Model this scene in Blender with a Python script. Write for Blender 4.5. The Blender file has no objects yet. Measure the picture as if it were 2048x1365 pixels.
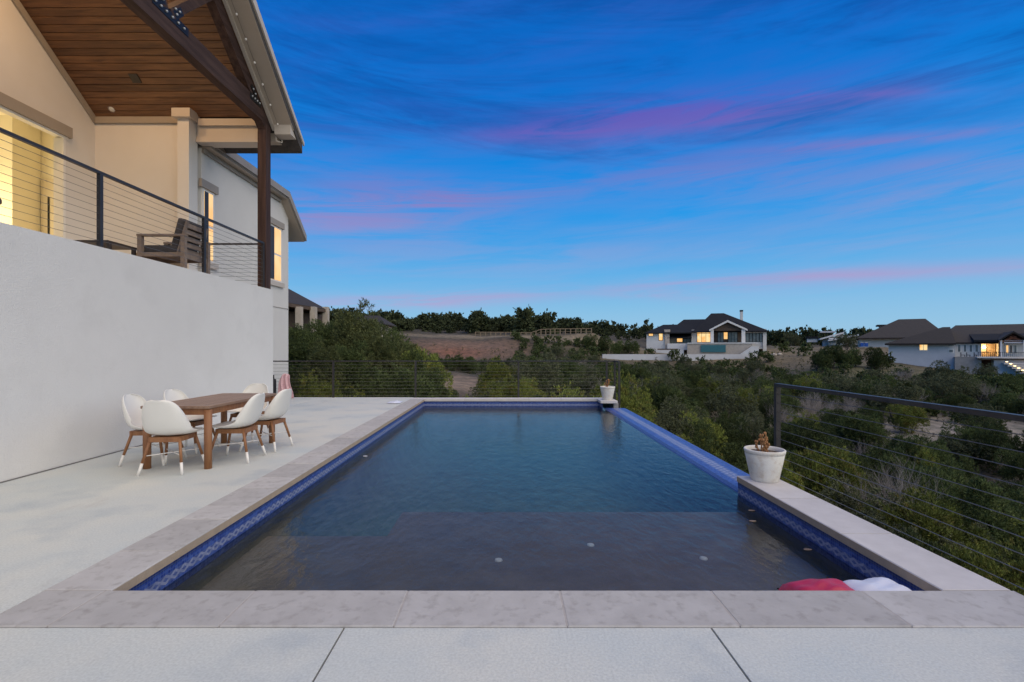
import bpy, bmesh, math, random
import numpy as np
from mathutils import Vector, Matrix

random.seed(11)
rng = np.random.default_rng(7)
S = bpy.context.scene
COL = S.collection
R = math.radians

# ------------------------------------------------------------------ camera
cam_d = bpy.data.cameras.new("camera")
cam_d.sensor_width = 36.0
cam_d.lens = 36.0 * 980 / 2048
cam_d.shift_x = 9 / 2048
cam_d.shift_y = 14.5 / 2048
cam_d.clip_start = 0.05
cam_d.clip_end = 6000
cam = bpy.data.objects.new("camera", cam_d)
cam.location = (0, 0, 1.42)
cam.rotation_euler = (R(90), 0, 0)
COL.objects.link(cam)
S.camera = cam

# ------------------------------------------------------------------ render settings
S.view_settings.view_transform = 'Standard'
S.view_settings.look = 'None'
S.view_settings.exposure = 1.0
S.view_settings.gamma = 1.0
S.render.engine = 'CYCLES'
S.cycles.use_denoising = True
S.cycles.max_bounces = 8
S.cycles.transparent_max_bounces = 16
S.cycles.sample_clamp_indirect = 6.0
S.cycles.caustics_reflective = False
S.cycles.caustics_refractive = False

# ------------------------------------------------------------------ sun (last soft light of the sunset, behind the camera)
SUN_EL, SUN_AZ = R(48), R(132)          # azimuth clockwise from +Y
sun_d = bpy.data.lights.new("sun", 'SUN')
sun_d.energy = 1.55
sun_d.angle = R(105)
sun_d.color = (1.0, 0.85, 0.56)
sun = bpy.data.objects.new("sun", sun_d)
sdir = Vector((math.sin(SUN_AZ) * math.cos(SUN_EL), math.cos(SUN_AZ) * math.cos(SUN_EL), math.sin(SUN_EL)))
sun.rotation_euler = (-sdir).to_track_quat('-Z', 'Y').to_euler()
sun.location = sdir * 60
COL.objects.link(sun)

# ------------------------------------------------------------------ world: dusk sky with pink cirrus
W = bpy.data.worlds.new("World")
S.world = W
W.use_nodes = True
nt = W.node_tree
nt.nodes.clear()
def N(t, **kw):
    n = nt.nodes.new(t)
    for k, v in kw.items():
        setattr(n, k, v)
    return n
def wmath(op, a, b=None, clamp=False):
    n = N('ShaderNodeMath', operation=op, use_clamp=clamp)
    for i, v in enumerate((a, b)):
        if v is None: continue
        if isinstance(v, (int, float)): n.inputs[i].default_value = v
        else: nt.links.new(v, n.inputs[i])
    return n.outputs[0]
def wmix(fac, a, b, blend='MIX'):
    n = N('ShaderNodeMix', data_type='RGBA', blend_type=blend)
    for i, v in ((0, fac), (6, a), (7, b)):
        if isinstance(v, (int, float)): n.inputs[i].default_value = v
        elif isinstance(v, tuple): n.inputs[i].default_value = (*v, 1)
        else: nt.links.new(v, n.inputs[i])
    return n.outputs[2]
tc = N('ShaderNodeTexCoord')
sep = N('ShaderNodeSeparateXYZ'); nt.links.new(tc.outputs['Generated'], sep.inputs[0])
dx, dy, dz = sep.outputs
AZ = wmath('ARCTAN2', dx, dy)
EL = wmath('ARCSINE', dz)
ramp = N('ShaderNodeValToRGB'); cr = ramp.color_ramp; cr.interpolation = 'B_SPLINE'
stops = [(0.0, (.34, .56, .74)), (.05, (.30, .56, .78)), (.12, (.155, .47, .80)), (.21, (.022, .35, .82)),
         (.30, (.001, .29, .82)), (.40, (.003, .20, .69)), (.50, (.002, .150, .60)), (.64, (.002, .125, .53)), (1.0, (.004, .09, .40))]
while len(cr.elements) < len(stops): cr.elements.new(.5)
for e, (p, c) in zip(cr.elements, stops):
    e.position = p; e.color = (*c, 1)
nt.links.new(wmath('MAXIMUM', dz, 0.0), ramp.inputs[0])
def noise2(su, sv, shear, scale, detail, w=0.0, rough=.6):
    cmb = N('ShaderNodeCombineXYZ')
    nt.links.new(wmath('MULTIPLY', AZ, su), cmb.inputs[0])
    nt.links.new(wmath('MULTIPLY', wmath('SUBTRACT', EL, wmath('MULTIPLY', AZ, shear)), sv), cmb.inputs[1])
    cmb.inputs[2].default_value = w
    n = N('ShaderNodeTexNoise'); n.inputs['Scale'].default_value = scale
    n.inputs['Detail'].default_value = detail; n.inputs['Roughness'].default_value = rough
    n.inputs['Distortion'].default_value = .6
    nt.links.new(cmb.outputs[0], n.inputs['Vector'])
    return n.outputs[0]
def mapr(v, a, b, c=0., d=1.):
    n = N('ShaderNodeMapRange'); n.inputs[1].default_value = a; n.inputs[2].default_value = b
    n.inputs[3].default_value = c; n.inputs[4].default_value = d
    n.interpolation_type = 'SMOOTHSTEP'
    nt.links.new(v, n.inputs[0]); return n.outputs[0]
warp = noise2(2.2, 9, .05, 1.0, 5, 3.1)
fine = noise2(3.2, 34, .05, 1.0, 8, 9.4, .66)
broad = noise2(1.1, 5.5, .10, 1.0, 6, 17.7)
# (x, y, half length, half thickness, slope, strength, rosiness) measured off the frame, turned into azimuth and elevation
streaks = [(960, 272, 1720, 198, 34, .75, .95), (1150, 240, 1560, 232, 18, .6, 1.0), (940, 270, 1250, 262, 14, .5, .9), (1480, 196, 1860, 188, 8, .6, .8), (1480, 308, 2048, 252, 10, .75, .8),
           (520, 428, 1010, 400, 30, 1.2, 1.0), (900, 400, 1560, 318, 34, .7, .45), (1350, 350, 2048, 372, 48, .6, .35), (1650, 430, 2100, 395, 26, .5, .35),
           (560, 490, 1000, 478, 34, .5, .3), (1180, 572, 2048, 540, 14, .9, 1.0), (600, 612, 1110, 588, 15, 1.0, 1.0), (1200, 586, 1420, 592, 9, .6, .9), (620, 372, 900, 352, 20, .5, .5), (600, 455, 860, 452, 14, .6, .6), (1750, 330, 2100, 325, 22, .5, .5),
           (800, 515, 1600, 496, 20, .5, .1), (900, 455, 1800, 462, 12, .35, .0), (600, 550, 1100, 528, 10, .4, .2), (1600, 500, 2100, 480, 14, .4, .2), (560, 330, 800, 345, 18, .4, .2)]
cloud = None; rosy = None
def azel(px, py):
    u = math.atan((px - 1015) / 980); return u, math.atan((697 - py) / 980 * math.cos(u))
for (x1, y1, x2, y2, b, st, ro) in streaks:
    (ua, va_), (ub, vb_) = azel(x1, y1), azel(x2, y2)
    u0, v0 = azel((x1 + x2) / 2, (y1 + y2) / 2); sl = (vb_ - va_) / (ub - ua); bow = (v0 - (va_ + vb_) / 2) / ((ub - ua) / 2) ** 2
    v0 = v0
    du = wmath('SUBTRACT', AZ, u0)
    dv = wmath('SUBTRACT', wmath('SUBTRACT', EL, v0), wmath('MULTIPLY', du, sl))
    dv = wmath('ADD', dv, wmath('MULTIPLY', wmath('MULTIPLY', du, du), bow))
    dv = wmath('ADD', dv, wmath('MULTIPLY', wmath('SUBTRACT', warp, .5), .022))
    g1 = wmath('POWER', wmath('ABSOLUTE', wmath('DIVIDE', du, (ub - ua) / 2)), 2.6)
    g2 = wmath('POWER', wmath('ABSOLUTE', wmath('DIVIDE', dv, b / 980 * math.cos(u0))), 1.7)
    g = wmath('MULTIPLY', wmath('EXPONENT', wmath('MULTIPLY', wmath('ADD', g1, g2), -1.0)), st)
    cloud = g if cloud is None else wmath('ADD', cloud, g)
    gr = wmath('MULTIPLY', g, ro)
    rosy = gr if rosy is None else wmath('ADD', rosy, gr)
fmod = mapr(fine, .30, .62, .15, 1.1)
cloud = wmath('MULTIPLY', cloud, fmod, True)
rosy = wmath('MULTIPLY', rosy, fmod, True)
veil = wmath('MULTIPLY', wmath('MULTIPLY', mapr(broad, .40, .70, 0, .42), fmod), mapr(dz, .02, .14))
# darker, greyer cirrus high up
dark = wmath('MULTIPLY', mapr(noise2(1.7, 13, -.06, 1.0, 8, 31.2, .68), .42, .68, 0, .72), mapr(dz, .26, .42))
lav_r = N('ShaderNodeValToRGB'); lr = lav_r.color_ramp
for e, (p, c) in zip(lr.elements, [(0.03, (.36, .54, .80)), (.42, (.045, .13, .58))]): e.position = p; e.color = (*c, 1)
nt.links.new(dz, lav_r.inputs[0])
pink_r = N('ShaderNodeValToRGB'); pr = pink_r.color_ramp
for e, (p, c) in zip(pr.elements, [(0.05, (.50, .38, .62)), (.42, (.165, .10, .46))]): e.position = p; e.color = (*c, 1)
nt.links.new(dz, pink_r.inputs[0])
c = wmix(dark, ramp.outputs[0], (.003, .075, .36))
c = wmix(veil, c, lav_r.outputs[0])
c = wmix(wmath('MULTIPLY', cloud, .66), c, lav_r.outputs[0])
c = wmix(wmath('MULTIPLY', rosy, .66), c, pink_r.outputs[0])
sky = N('ShaderNodeTexSky', sky_type='NISHITA')
sky.sun_disc = False; sky.sun_elevation = SUN_EL; sky.sun_rotation = SUN_AZ
bg1 = N('ShaderNodeBackground'); bg1.inputs[1].default_value = .50
nt.links.new(c, bg1.inputs[0])
bg2 = N('ShaderNodeBackground'); bg2.inputs[1].default_value = .05
nt.links.new(sky.outputs[0], bg2.inputs[0])
mx = N('ShaderNodeMixShader'); mx.inputs[0].default_value = .01
nt.links.new(bg1.outputs[0], mx.inputs[1]); nt.links.new(bg2.outputs[0], mx.inputs[2])
wo = N('ShaderNodeOutputWorld'); nt.links.new(mx.outputs[0], wo.inputs[0])

# ================================================================== helpers
def link(o): COL.objects.link(o); return o

def mat(name, c1, c2=None, scale=4.0, rough=.7, bump=0.0, bscale=None, stretch=(1, 1, 1), detail=4, metallic=0.0,
        spec=.5, coords='world', c3=None, s3=.7, lo=.35, hi=.65, island=0.0, trans=0.0, objrand=0.0, bdist=.02):
    m = bpy.data.materials.new(name); m.use_nodes = True
    t = m.node_tree; b = t.nodes['Principled BSDF']
    b.inputs['Roughness'].default_value = rough; b.inputs['Metallic'].default_value = metallic
    b.inputs['Specular IOR Level'].default_value = spec
    b.inputs['Base Color'].default_value = (*c1, 1)
    mp = t.nodes.new('ShaderNodeMapping'); mp.inputs['Scale'].default_value = stretch
    if coords == 'world':
        g = t.nodes.new('ShaderNodeNewGeometry'); t.links.new(g.outputs['Position'], mp.inputs[0])
    else:
        g = t.nodes.new('ShaderNodeTexCoord'); t.links.new(g.outputs['Object'], mp.inputs[0])
    def noise(sc, det=detail, w=0):
        n = t.nodes.new('ShaderNodeTexNoise'); n.inputs['Scale'].default_value = sc; n.inputs['Detail'].default_value = det
        n.inputs['Roughness'].default_value = .6
        t.links.new(mp.outputs[0], n.inputs['Vector']); return n.outputs[0]
    def mrange(v, a, b_, c=0, d=1):
        n = t.nodes.new('ShaderNodeMapRange'); n.inputs[1].default_value = a; n.inputs[2].default_value = b_
        n.inputs[3].default_value = c; n.inputs[4].default_value = d; t.links.new(v, n.inputs[0]); return n.outputs[0]
    def mixc(f, a, b_, blend='MIX'):
        n = t.nodes.new('ShaderNodeMix'); n.data_type = 'RGBA'; n.blend_type = blend
        for i, v in ((0, f), (6, a), (7, b_)):
            if isinstance(v, (int, float)): n.inputs[i].default_value = v
            elif isinstance(v, tuple): n.inputs[i].default_value = (*v, 1)
            else: t.links.new(v, n.inputs[i])
        return n.outputs[2]
    col = None
    if c2 is not None:
        col = mixc(mrange(noise(scale), lo, hi), c1, c2)
    if c3 is not None:
        col = mixc(mrange(noise(scale * s3 + .013), .52, .7), col, c3)
    if island or objrand:
        base = col if col is not None else c1
        gg = t.nodes.new('ShaderNodeNewGeometry') if island else t.nodes.new('ShaderNodeObjectInfo')
        amt = island or objrand
        v = mrange(gg.outputs['Random Per Island'] if island else gg.outputs['Random'], 0, 1, 1 - amt, 1 + amt)
        cmb = t.nodes.new('ShaderNodeCombineColor')
        for i in range(3): t.links.new(v, cmb.inputs[i])
        col = mixc(1.0, base, cmb.outputs[0], 'MULTIPLY')
        if island and objrand:
            oi = t.nodes.new('ShaderNodeObjectInfo')
            v = mrange(oi.outputs['Random'], 0, 1, 1 - objrand, 1 + objrand)
            cmb = t.nodes.new('ShaderNodeCombineColor')
            for i in range(3): t.links.new(v, cmb.inputs[i])
            col = mixc(1.0, col, cmb.outputs[0], 'MULTIPLY')
    if col is not None: t.links.new(col, b.inputs['Base Color'])
    if bump:
        bn = t.nodes.new('ShaderNodeBump'); bn.inputs['Strength'].default_value = bump; bn.inputs['Distance'].default_value = bdist
        t.links.new(noise(bscale or scale * 6, 6), bn.inputs['Height']); t.links.new(bn.outputs[0], b.inputs['Normal'])
    if trans:
        b.inputs['Transmission Weight'].default_value = 0
        tl = t.nodes.new('ShaderNodeBsdfTranslucent'); ms = t.nodes.new('ShaderNodeMixShader'); ms.inputs[0].default_value = trans
        if col is not None: t.links.new(col, tl.inputs[0])
        else: tl.inputs[0].default_value = (*c1, 1)
        t.links.new(b.outputs[0], ms.inputs[1]); t.links.new(tl.outputs[0], ms.inputs[2])
        t.links.new(ms.outputs[0], t.nodes['Material Output'].inputs[0])
    return m

def glow(name, col, strength, col2=None, scale=3.0):
    m = mat(name, (.3, .25, .15), rough=.1)
    b = m.node_tree.nodes['Principled BSDF']; t = m.node_tree
    b.inputs['Emission Color'].default_value = (*col, 1); b.inputs['Emission Strength'].default_value = strength
    if col2:
        g = t.nodes.new('ShaderNodeNewGeometry'); n = t.nodes.new('ShaderNodeTexNoise'); n.inputs['Scale'].default_value = scale
        t.links.new(g.outputs['Position'], n.inputs['Vector'])
        r_ = t.nodes.new('ShaderNodeMapRange'); r_.inputs[1].default_value = .4; r_.inputs[2].default_value = .6
        t.links.new(n.outputs[0], r_.inputs[0])
        x = t.nodes.new('ShaderNodeMix'); x.data_type = 'RGBA'; x.inputs[6].default_value = (*col, 1); x.inputs[7].default_value = (*col2, 1)
        t.links.new(r_.outputs[0], x.inputs[0]); t.links.new(x.outputs[2], b.inputs['Emission Color'])
    return m

class MB:
    """collects faces for one mesh"""
    def __init__(s): s.v = []; s.f = []
    def add(s, vs, fs):
        o = len(s.v); s.v += [tuple(p) for p in vs]; s.f += [tuple(i + o for i in f) for f in fs]; return s
    def box(s, x0, x1, y0, y1, z0, z1):
        return s.add([(x0, y0, z0), (x1, y0, z0), (x1, y1, z0), (x0, y1, z0), (x0, y0, z1), (x1, y0, z1), (x1, y1, z1), (x0, y1, z1)],
                     [(0, 3, 2, 1), (4, 5, 6, 7), (0, 1, 5, 4), (1, 2, 6, 5), (2, 3, 7, 6), (3, 0, 4, 7)])
    def cbox(s, x0, x1, y0, y1, z0, z1, c=.01):
        zc = z1 - c
        v = [(x0, y0, z0), (x1, y0, z0), (x1, y1, z0), (x0, y1, z0), (x0, y0, zc), (x1, y0, zc), (x1, y1, zc), (x0, y1, zc),
             (x0 + c, y0 + c, z1), (x1 - c, y0 + c, z1), (x1 - c, y1 - c, z1), (x0 + c, y1 - c, z1)]
        f = [(0, 3, 2, 1), (8, 9, 10, 11)]
        for i in range(4):
            j = (i + 1) % 4
            f += [(i, j, 4 + j, 4 + i), (4 + i, 4 + j, 8 + j, 8 + i)]
        return s.add(v, f)
    def beam(s, p0, p1, w, h, up=(0, 0, 1)):
        p0 = Vector(p0); p1 = Vector(p1); d = (p1 - p0).normalized(); u = Vector(up)
        r = d.cross(u).normalized(); u = r.cross(d).normalized()
        vs = []
        for p in (p0, p1):
            for a, b in ((-1, -1), (1, -1), (1, 1), (-1, 1)): vs.append(p + r * (a * w / 2) + u * (b * h / 2))
        return s.add(vs, [(3, 2, 1, 0), (4, 5, 6, 7), (0, 1, 5, 4), (1, 2, 6, 5), (2, 3, 7, 6), (3, 0, 4, 7)])
    def tube(s, p0, p1, r0, r1=None, n=8, caps=True):
        r1 = r0 if r1 is None else r1
        p0 = Vector(p0); p1 = Vector(p1); d = (p1 - p0).normalized()
        a = d.orthogonal().normalized(); b = d.cross(a)
        vs = []
        for p, r in ((p0, r0), (p1, r1)):
            for i in range(n):
                t = 2 * math.pi * i / n; vs.append(p + a * (math.cos(t) * r) + b * (math.sin(t) * r))
        fs = [(i, (i + 1) % n, n + (i + 1) % n, n + i) for i in range(n)]
        if caps: fs += [tuple(range(n - 1, -1, -1)), tuple(range(n, 2 * n))]
        return s.add(vs, fs)
    def prism(s, poly, axis, a0, a1):
        """poly of 2-D points extruded along axis x/y/z from a0 to a1"""
        n = len(poly)
        def pt(p, a): return {'x': (a, p[0], p[1]), 'y': (p[0], a, p[1]), 'z': (p[0], p[1], a)}[axis]
        vs = [pt(p, a0) for p in poly] + [pt(p, a1) for p in poly]
        return s.add(vs, [(i, (i + 1) % n, n + (i + 1) % n, n + i) for i in range(n)] + [tuple(range(n - 1, -1, -1)), tuple(range(n, 2 * n))])
    def lathe(s, prof, c, n=32):
        vs = [(c[0] + r * math.cos(2 * math.pi * i / n), c[1] + r * math.sin(2 * math.pi * i / n), c[2] + z) for r, z in prof for i in range(n)]
        fs = []
        for k in range(len(prof) - 1):
            for i in range(n):
                j = (i + 1) % n; fs.append((k * n + i, k * n + j, (k + 1) * n + j, (k + 1) * n + i))
        return s.add(vs, fs)
    def hip(s, x0, x1, y0, y1, ze, xa, xb, yr, zr, drop=.18):
        v = [(x0, y0, ze), (x1, y0, ze), (x1, y1, ze), (x0, y1, ze), (xa, yr, zr), (xb, yr, zr),
             (x0, y0, ze - drop), (x1, y0, ze - drop), (x1, y1, ze - drop), (x0, y1, ze - drop)]
        return s.add(v, [(0, 1, 5, 4), (1, 2, 5), (2, 3, 4, 5), (3, 0, 4), (6, 7, 1, 0), (7, 8, 2, 1), (8, 9, 3, 2), (9, 6, 0, 3), (9, 8, 7, 6)])
    def ico(s, c, r, sub=2, scale=(1, 1, 1)):
        bm = bmesh.new(); bmesh.ops.create_icosphere(bm, subdivisions=sub, radius=1)
        vs = [(c[0] + v.co.x * r * scale[0], c[1] + v.co.y * r * scale[1], c[2] + v.co.z * r * scale[2]) for v in bm.verts]
        fs = [tuple(v.index for v in f.verts) for f in bm.faces]; bm.free(); return s.add(vs, fs)
    def rbox(s, x0, x1, y0, y1, z0, z1, r=.03, seg=3):
        bm = bmesh.new(); bmesh.ops.create_cube(bm, size=1)
        for v in bm.verts:
            v.co = ((x0 + x1) / 2 + v.co.x * (x1 - x0), (y0 + y1) / 2 + v.co.y * (y1 - y0), (z0 + z1) / 2 + v.co.z * (z1 - z0))
        bmesh.ops.bevel(bm, geom=bm.edges[:], offset=r, segments=seg, profile=.5, affect='EDGES')
        bm.verts.index_update()
        vs = [tuple(v.co) for v in bm.verts]; fs = [tuple(v.index for v in f.verts) for f in bm.faces]; bm.free(); return s.add(vs, fs)
    def xform(s, M):
        s.v = [tuple(M @ Vector(p)) for p in s.v]; return s
    def mesh(s, name, m, origin=(0, 0, 0), smooth=False):
        me = bpy.data.meshes.new(name)
        me.from_pydata([(p[0] - origin[0], p[1] - origin[1], p[2] - origin[2]) for p in s.v], [], s.f)
        me.materials.append(m)
        bm = bmesh.new(); bm.from_mesh(me); bmesh.ops.recalc_face_normals(bm, faces=bm.faces); bm.to_mesh(me); bm.free()
        if smooth: me.shade_smooth()
        return me
    def build(s, name, m, parent=None, smooth=False, origin=None):
        org = origin
        if org is None:
            org = root_loc(parent) if parent else (0, 0, 0)
        o = bpy.data.objects.new(name, s.mesh(name, m, org, smooth)); link(o)
        if parent: o.parent = parent
        else: o.location = org
        return o

FRAMES = {}
def root_loc(o):
    while o.parent: o = o.parent
    if o.name in FRAMES: return FRAMES[o.name]
    return tuple(o.location)
def thing(name, label, cat, loc=(0, 0, 0), group=None):
    o = bpy.data.objects.new(name, None); o.empty_display_size = .2; link(o); o.location = loc
    o['label'] = label; o['category'] = cat
    if group: o['group'] = group
    return o
def tag(o, label, cat, group=None):
    o['label'] = label; o['category'] = cat
    if group: o['group'] = group
    return o
def struct(o, kind='structure'): o['kind'] = kind; return o
def setting(name):
    o = bpy.data.objects.new(name, None); link(o); o['kind'] = 'structure'; return o
def copy_tree(o, parent=None):
    c = o.copy(); COL.objects.link(c)
    if parent is not None: c.parent = parent
    for ch in o.children: copy_tree(ch, c)
    return c
# ================================================================== materials
M = {}
M['deck'] = mat('deck_concrete', (.55, .585, .575), (.64, .635, .58), .8, .62, .6, 70, c3=(.48, .515, .52), s3=1.9, spec=.35, bdist=.004)
def deck_speckle(m, sc=130, amt=.10):
    t = m.node_tree; b = t.nodes['Principled BSDF']; src = b.inputs['Base Color'].links[0].from_socket
    g = t.nodes.new('ShaderNodeNewGeometry'); n = t.nodes.new('ShaderNodeTexNoise'); n.inputs['Scale'].default_value = sc; n.inputs['Detail'].default_value = 3
    t.links.new(g.outputs['Position'], n.inputs['Vector'])
    r_ = t.nodes.new('ShaderNodeMapRange'); r_.inputs[1].default_value = .35; r_.inputs[2].default_value = .65; r_.inputs[3].default_value = 1 - amt; r_.inputs[4].default_value = 1 + amt * .5
    t.links.new(n.outputs[0], r_.inputs[0]); c = t.nodes.new('ShaderNodeCombineColor')
    for i in range(3): t.links.new(r_.outputs[0], c.inputs[i])
    x = t.nodes.new('ShaderNodeMix'); x.data_type = 'RGBA'; x.blend_type = 'MULTIPLY'; x.inputs[0].default_value = 1
    t.links.new(src, x.inputs[6]); t.links.new(c.outputs[0], x.inputs[7])
    st = t.nodes.new('ShaderNodeTexNoise'); st.inputs['Scale'].default_value = 1.1; st.inputs['Detail'].default_value = 9; st.inputs['Roughness'].default_value = .72
    sm = t.nodes.new('ShaderNodeMapping'); sm.inputs['Scale'].default_value = (1, .45, 1); t.links.new(g.outputs['Position'], sm.inputs[0]); t.links.new(sm.outputs[0], st.inputs['Vector'])
    sr_ = t.nodes.new('ShaderNodeMapRange'); sr_.inputs[1].default_value = .58; sr_.inputs[2].default_value = .74; sr_.inputs[4].default_value = .75; t.links.new(st.outputs[0], sr_.inputs[0])
    y = t.nodes.new('ShaderNodeMix'); y.data_type = 'RGBA'; t.links.new(sr_.outputs[0], y.inputs[0]); t.links.new(x.outputs[2], y.inputs[6]); y.inputs[7].default_value = (.45, .43, .40, 1)
    t.links.new(y.outputs[2], b.inputs['Base Color'])
deck_speckle(M['deck'], 80, .10)
M['stone'] = mat('coping_limestone', (.475, .457, .445), (.42, .402, .39), 5.0, .75, .35, 40, c3=(.35, .33, .315), s3=2.6, objrand=.10, bdist=.006)
M['stone_pale'] = mat('coping_limestone_pale', (.60, .57, .56), (.54, .51, .50), 5.0, .75, .25, 60, objrand=.04, bdist=.004)
M['stone_edge'] = mat('coping_tan_edge', (.44, .34, .25), (.38, .30, .23), 12, .8, .4, 60, bdist=.006)
M['mortar'] = mat('joint_mortar', (.44, .41, .39), (.38, .35, .33), 20, .9)
M['joint'] = mat('expansion_joint', (.17, .16, .155), None, rough=.9)
M['stucco'] = mat('white_stucco', (.72, .70, .678), (.675, .655, .635), .55, .85, .5, 60, bdist=.012, spec=.2, detail=8, c3=(.66, .64, .62), s3=2.7)
M['stucco2'] = mat('cream_stucco', (.71, .68, .645), (.67, .64, .605), .8, .85, .35, 110, bdist=.006, spec=.2)
M['trim'] = mat('taupe_trim', (.36, .31, .26), (.33, .285, .24), 1.5, .6)
M['trim_lt'] = mat('tan_fascia', (.58, .51, .44), (.54, .47, .40), 1.5, .55)
M['soffit'] = mat('soffit_board', (.46, .39, .32), (.43, .36, .29), 2, .7)
M['gutter'] = mat('roof_edge', (.34, .30, .27), (.28, .25, .22), 4, .6)
M['shingle'] = mat('asphalt_shingle', (.07, .06, .055), (.045, .04, .038), 9, .9, .6, 30)
M['plank'] = mat('cedar_plank', (.23, .108, .046), (.125, .055, .024), 2.2, .55, .25, 20, stretch=(.5, 7, 7), c3=(.085, .037, .018), s3=1.7, objrand=.22, coords='world')
M['beam'] = mat('stained_beam', (.085, .05, .042), (.045, .027, .024), 2.0, .75, .3, 14, stretch=(6, .5, 6), spec=.15)
M['postw'] = mat('stained_post', (.085, .05, .042), (.045, .027, .024), 2.0, .75, .3, 14, stretch=(6, 6, .5), spec=.15)
M['steel'] = mat('black_steel', (.02, .02, .022), None, rough=.45, metallic=.6)
M['bolt'] = mat('galvanised_bolt', (.45, .46, .48), None, rough=.45, metallic=.4)
M['railm'] = mat('dark_rail_metal', (.028, .024, .026), (.045, .038, .036), 5, .45, metallic=.2)
M['cable'] = mat('steel_cable', (.17, .165, .16), None, rough=.45, metallic=.6)
M['tile'] = None
M['shellw'] = mat('white_moulded_shell', (.80, .775, .735), (.78, .755, .71), 3, .5, coords='obj')
M['teak'] = mat('oiled_teak', (.32, .145, .06), (.23, .095, .04), 3, .5, .2, 20, stretch=(7, 7, .8), coords='obj')
M['teak_top'] = mat('teak_top', (.30, .19, .13), (.215, .13, .085), 3, .45, .2, 20, stretch=(7, .6, 7), objrand=.12, coords='obj')
M['white_paint'] = mat('white_paint', (.80, .76, .72), None, rough=.5)
M['greywood'] = mat('weathered_wood', (.27, .20, .155), (.19, .14, .11), 4, .75, .3, 24, stretch=(2, 2, 2), coords='world')
M['cushion'] = mat('charcoal_fabric', (.075, .065, .065), (.06, .052, .052), 20, .95, .3, 200, coords='obj')
M['wicker'] = mat('tan_wicker', (.30, .21, .12), (.20, .14, .08), 40, .8, .5, 60)
M['darkwood'] = mat('dark_table_wood', (.05, .038, .032), (.035, .027, .023), 6, .5)
M['pot'] = mat('whitewashed_pot', (.80, .77, .71), (.75, .70, .63), 6, .65, .25, 50, coords='obj', c3=(.66, .58, .49), s3=2.2)
M['soil'] = mat('dark_soil', (.045, .028, .02), (.13, .09, .07), 26, .95, 1.0, 40, coords='obj', lo=.45, hi=.7)
M['dryplant'] = mat('dried_stem', (.42, .19, .07), (.30, .15, .06), 12, .8, coords='obj')
M['red'] = mat('red_vinyl', (.52, .025, .07), (.46, .02, .06), 5, .42, .1, 20)
M['whitevinyl'] = mat('white_vinyl', (.72, .74, .84), (.68, .70, .82), 5, .42, .1, 20)
M['pinktowel'] = mat('pink_towel', (.74, .50, .53), (.64, .40, .45), 14, .95, .4, 120)
M['blackcloth'] = mat('black_cloth', (.018, .018, .022), None, rough=.9)
M['hfit'] = mat('worn_white_plastic', (.42, .46, .50), None, rough=.5)
M['glass'] = mat('window_glass', (.03, .035, .04), None, rough=.05)
M['int_wall'] = mat('interior_wall', (.80, .74, .60), None, rough=.8)
M['int_door'] = mat('interior_door', (.62, .54, .42), None, rough=.6)
M['winwhite'] = mat('white_window_frame', (.78, .76, .72), None, rough=.45)
M['plaster'] = mat('pool_plaster', (.165, .185, .175), (.115, .135, .13), 3.5, .8, .3, 30)
M['shelf'] = mat('shelf_plaster', (.125, .115, .105), (.090, .085, .082), 3.0, .8, .3, 30, c3=(.12, .10, .07), s3=.5)
M['footing'] = mat('concrete_footing', (.33, .31, .29), (.27, .25, .235), 2, .9, .3)
M['lamp'] = glow('lit_lamp', (1, .78, .45), 10)
M['winlit'] = glow('lit_window', (1, .50, .13), .48, (1, .60, .22), 1.6)
M['winlit2'] = glow('lit_window_bright', (1, .46, .10), .5, (1, .72, .32), .8)
M['windark'] = mat('dim_window', (.10, .12, .13), (.2, .22, .22), 1.2, .12)

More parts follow.
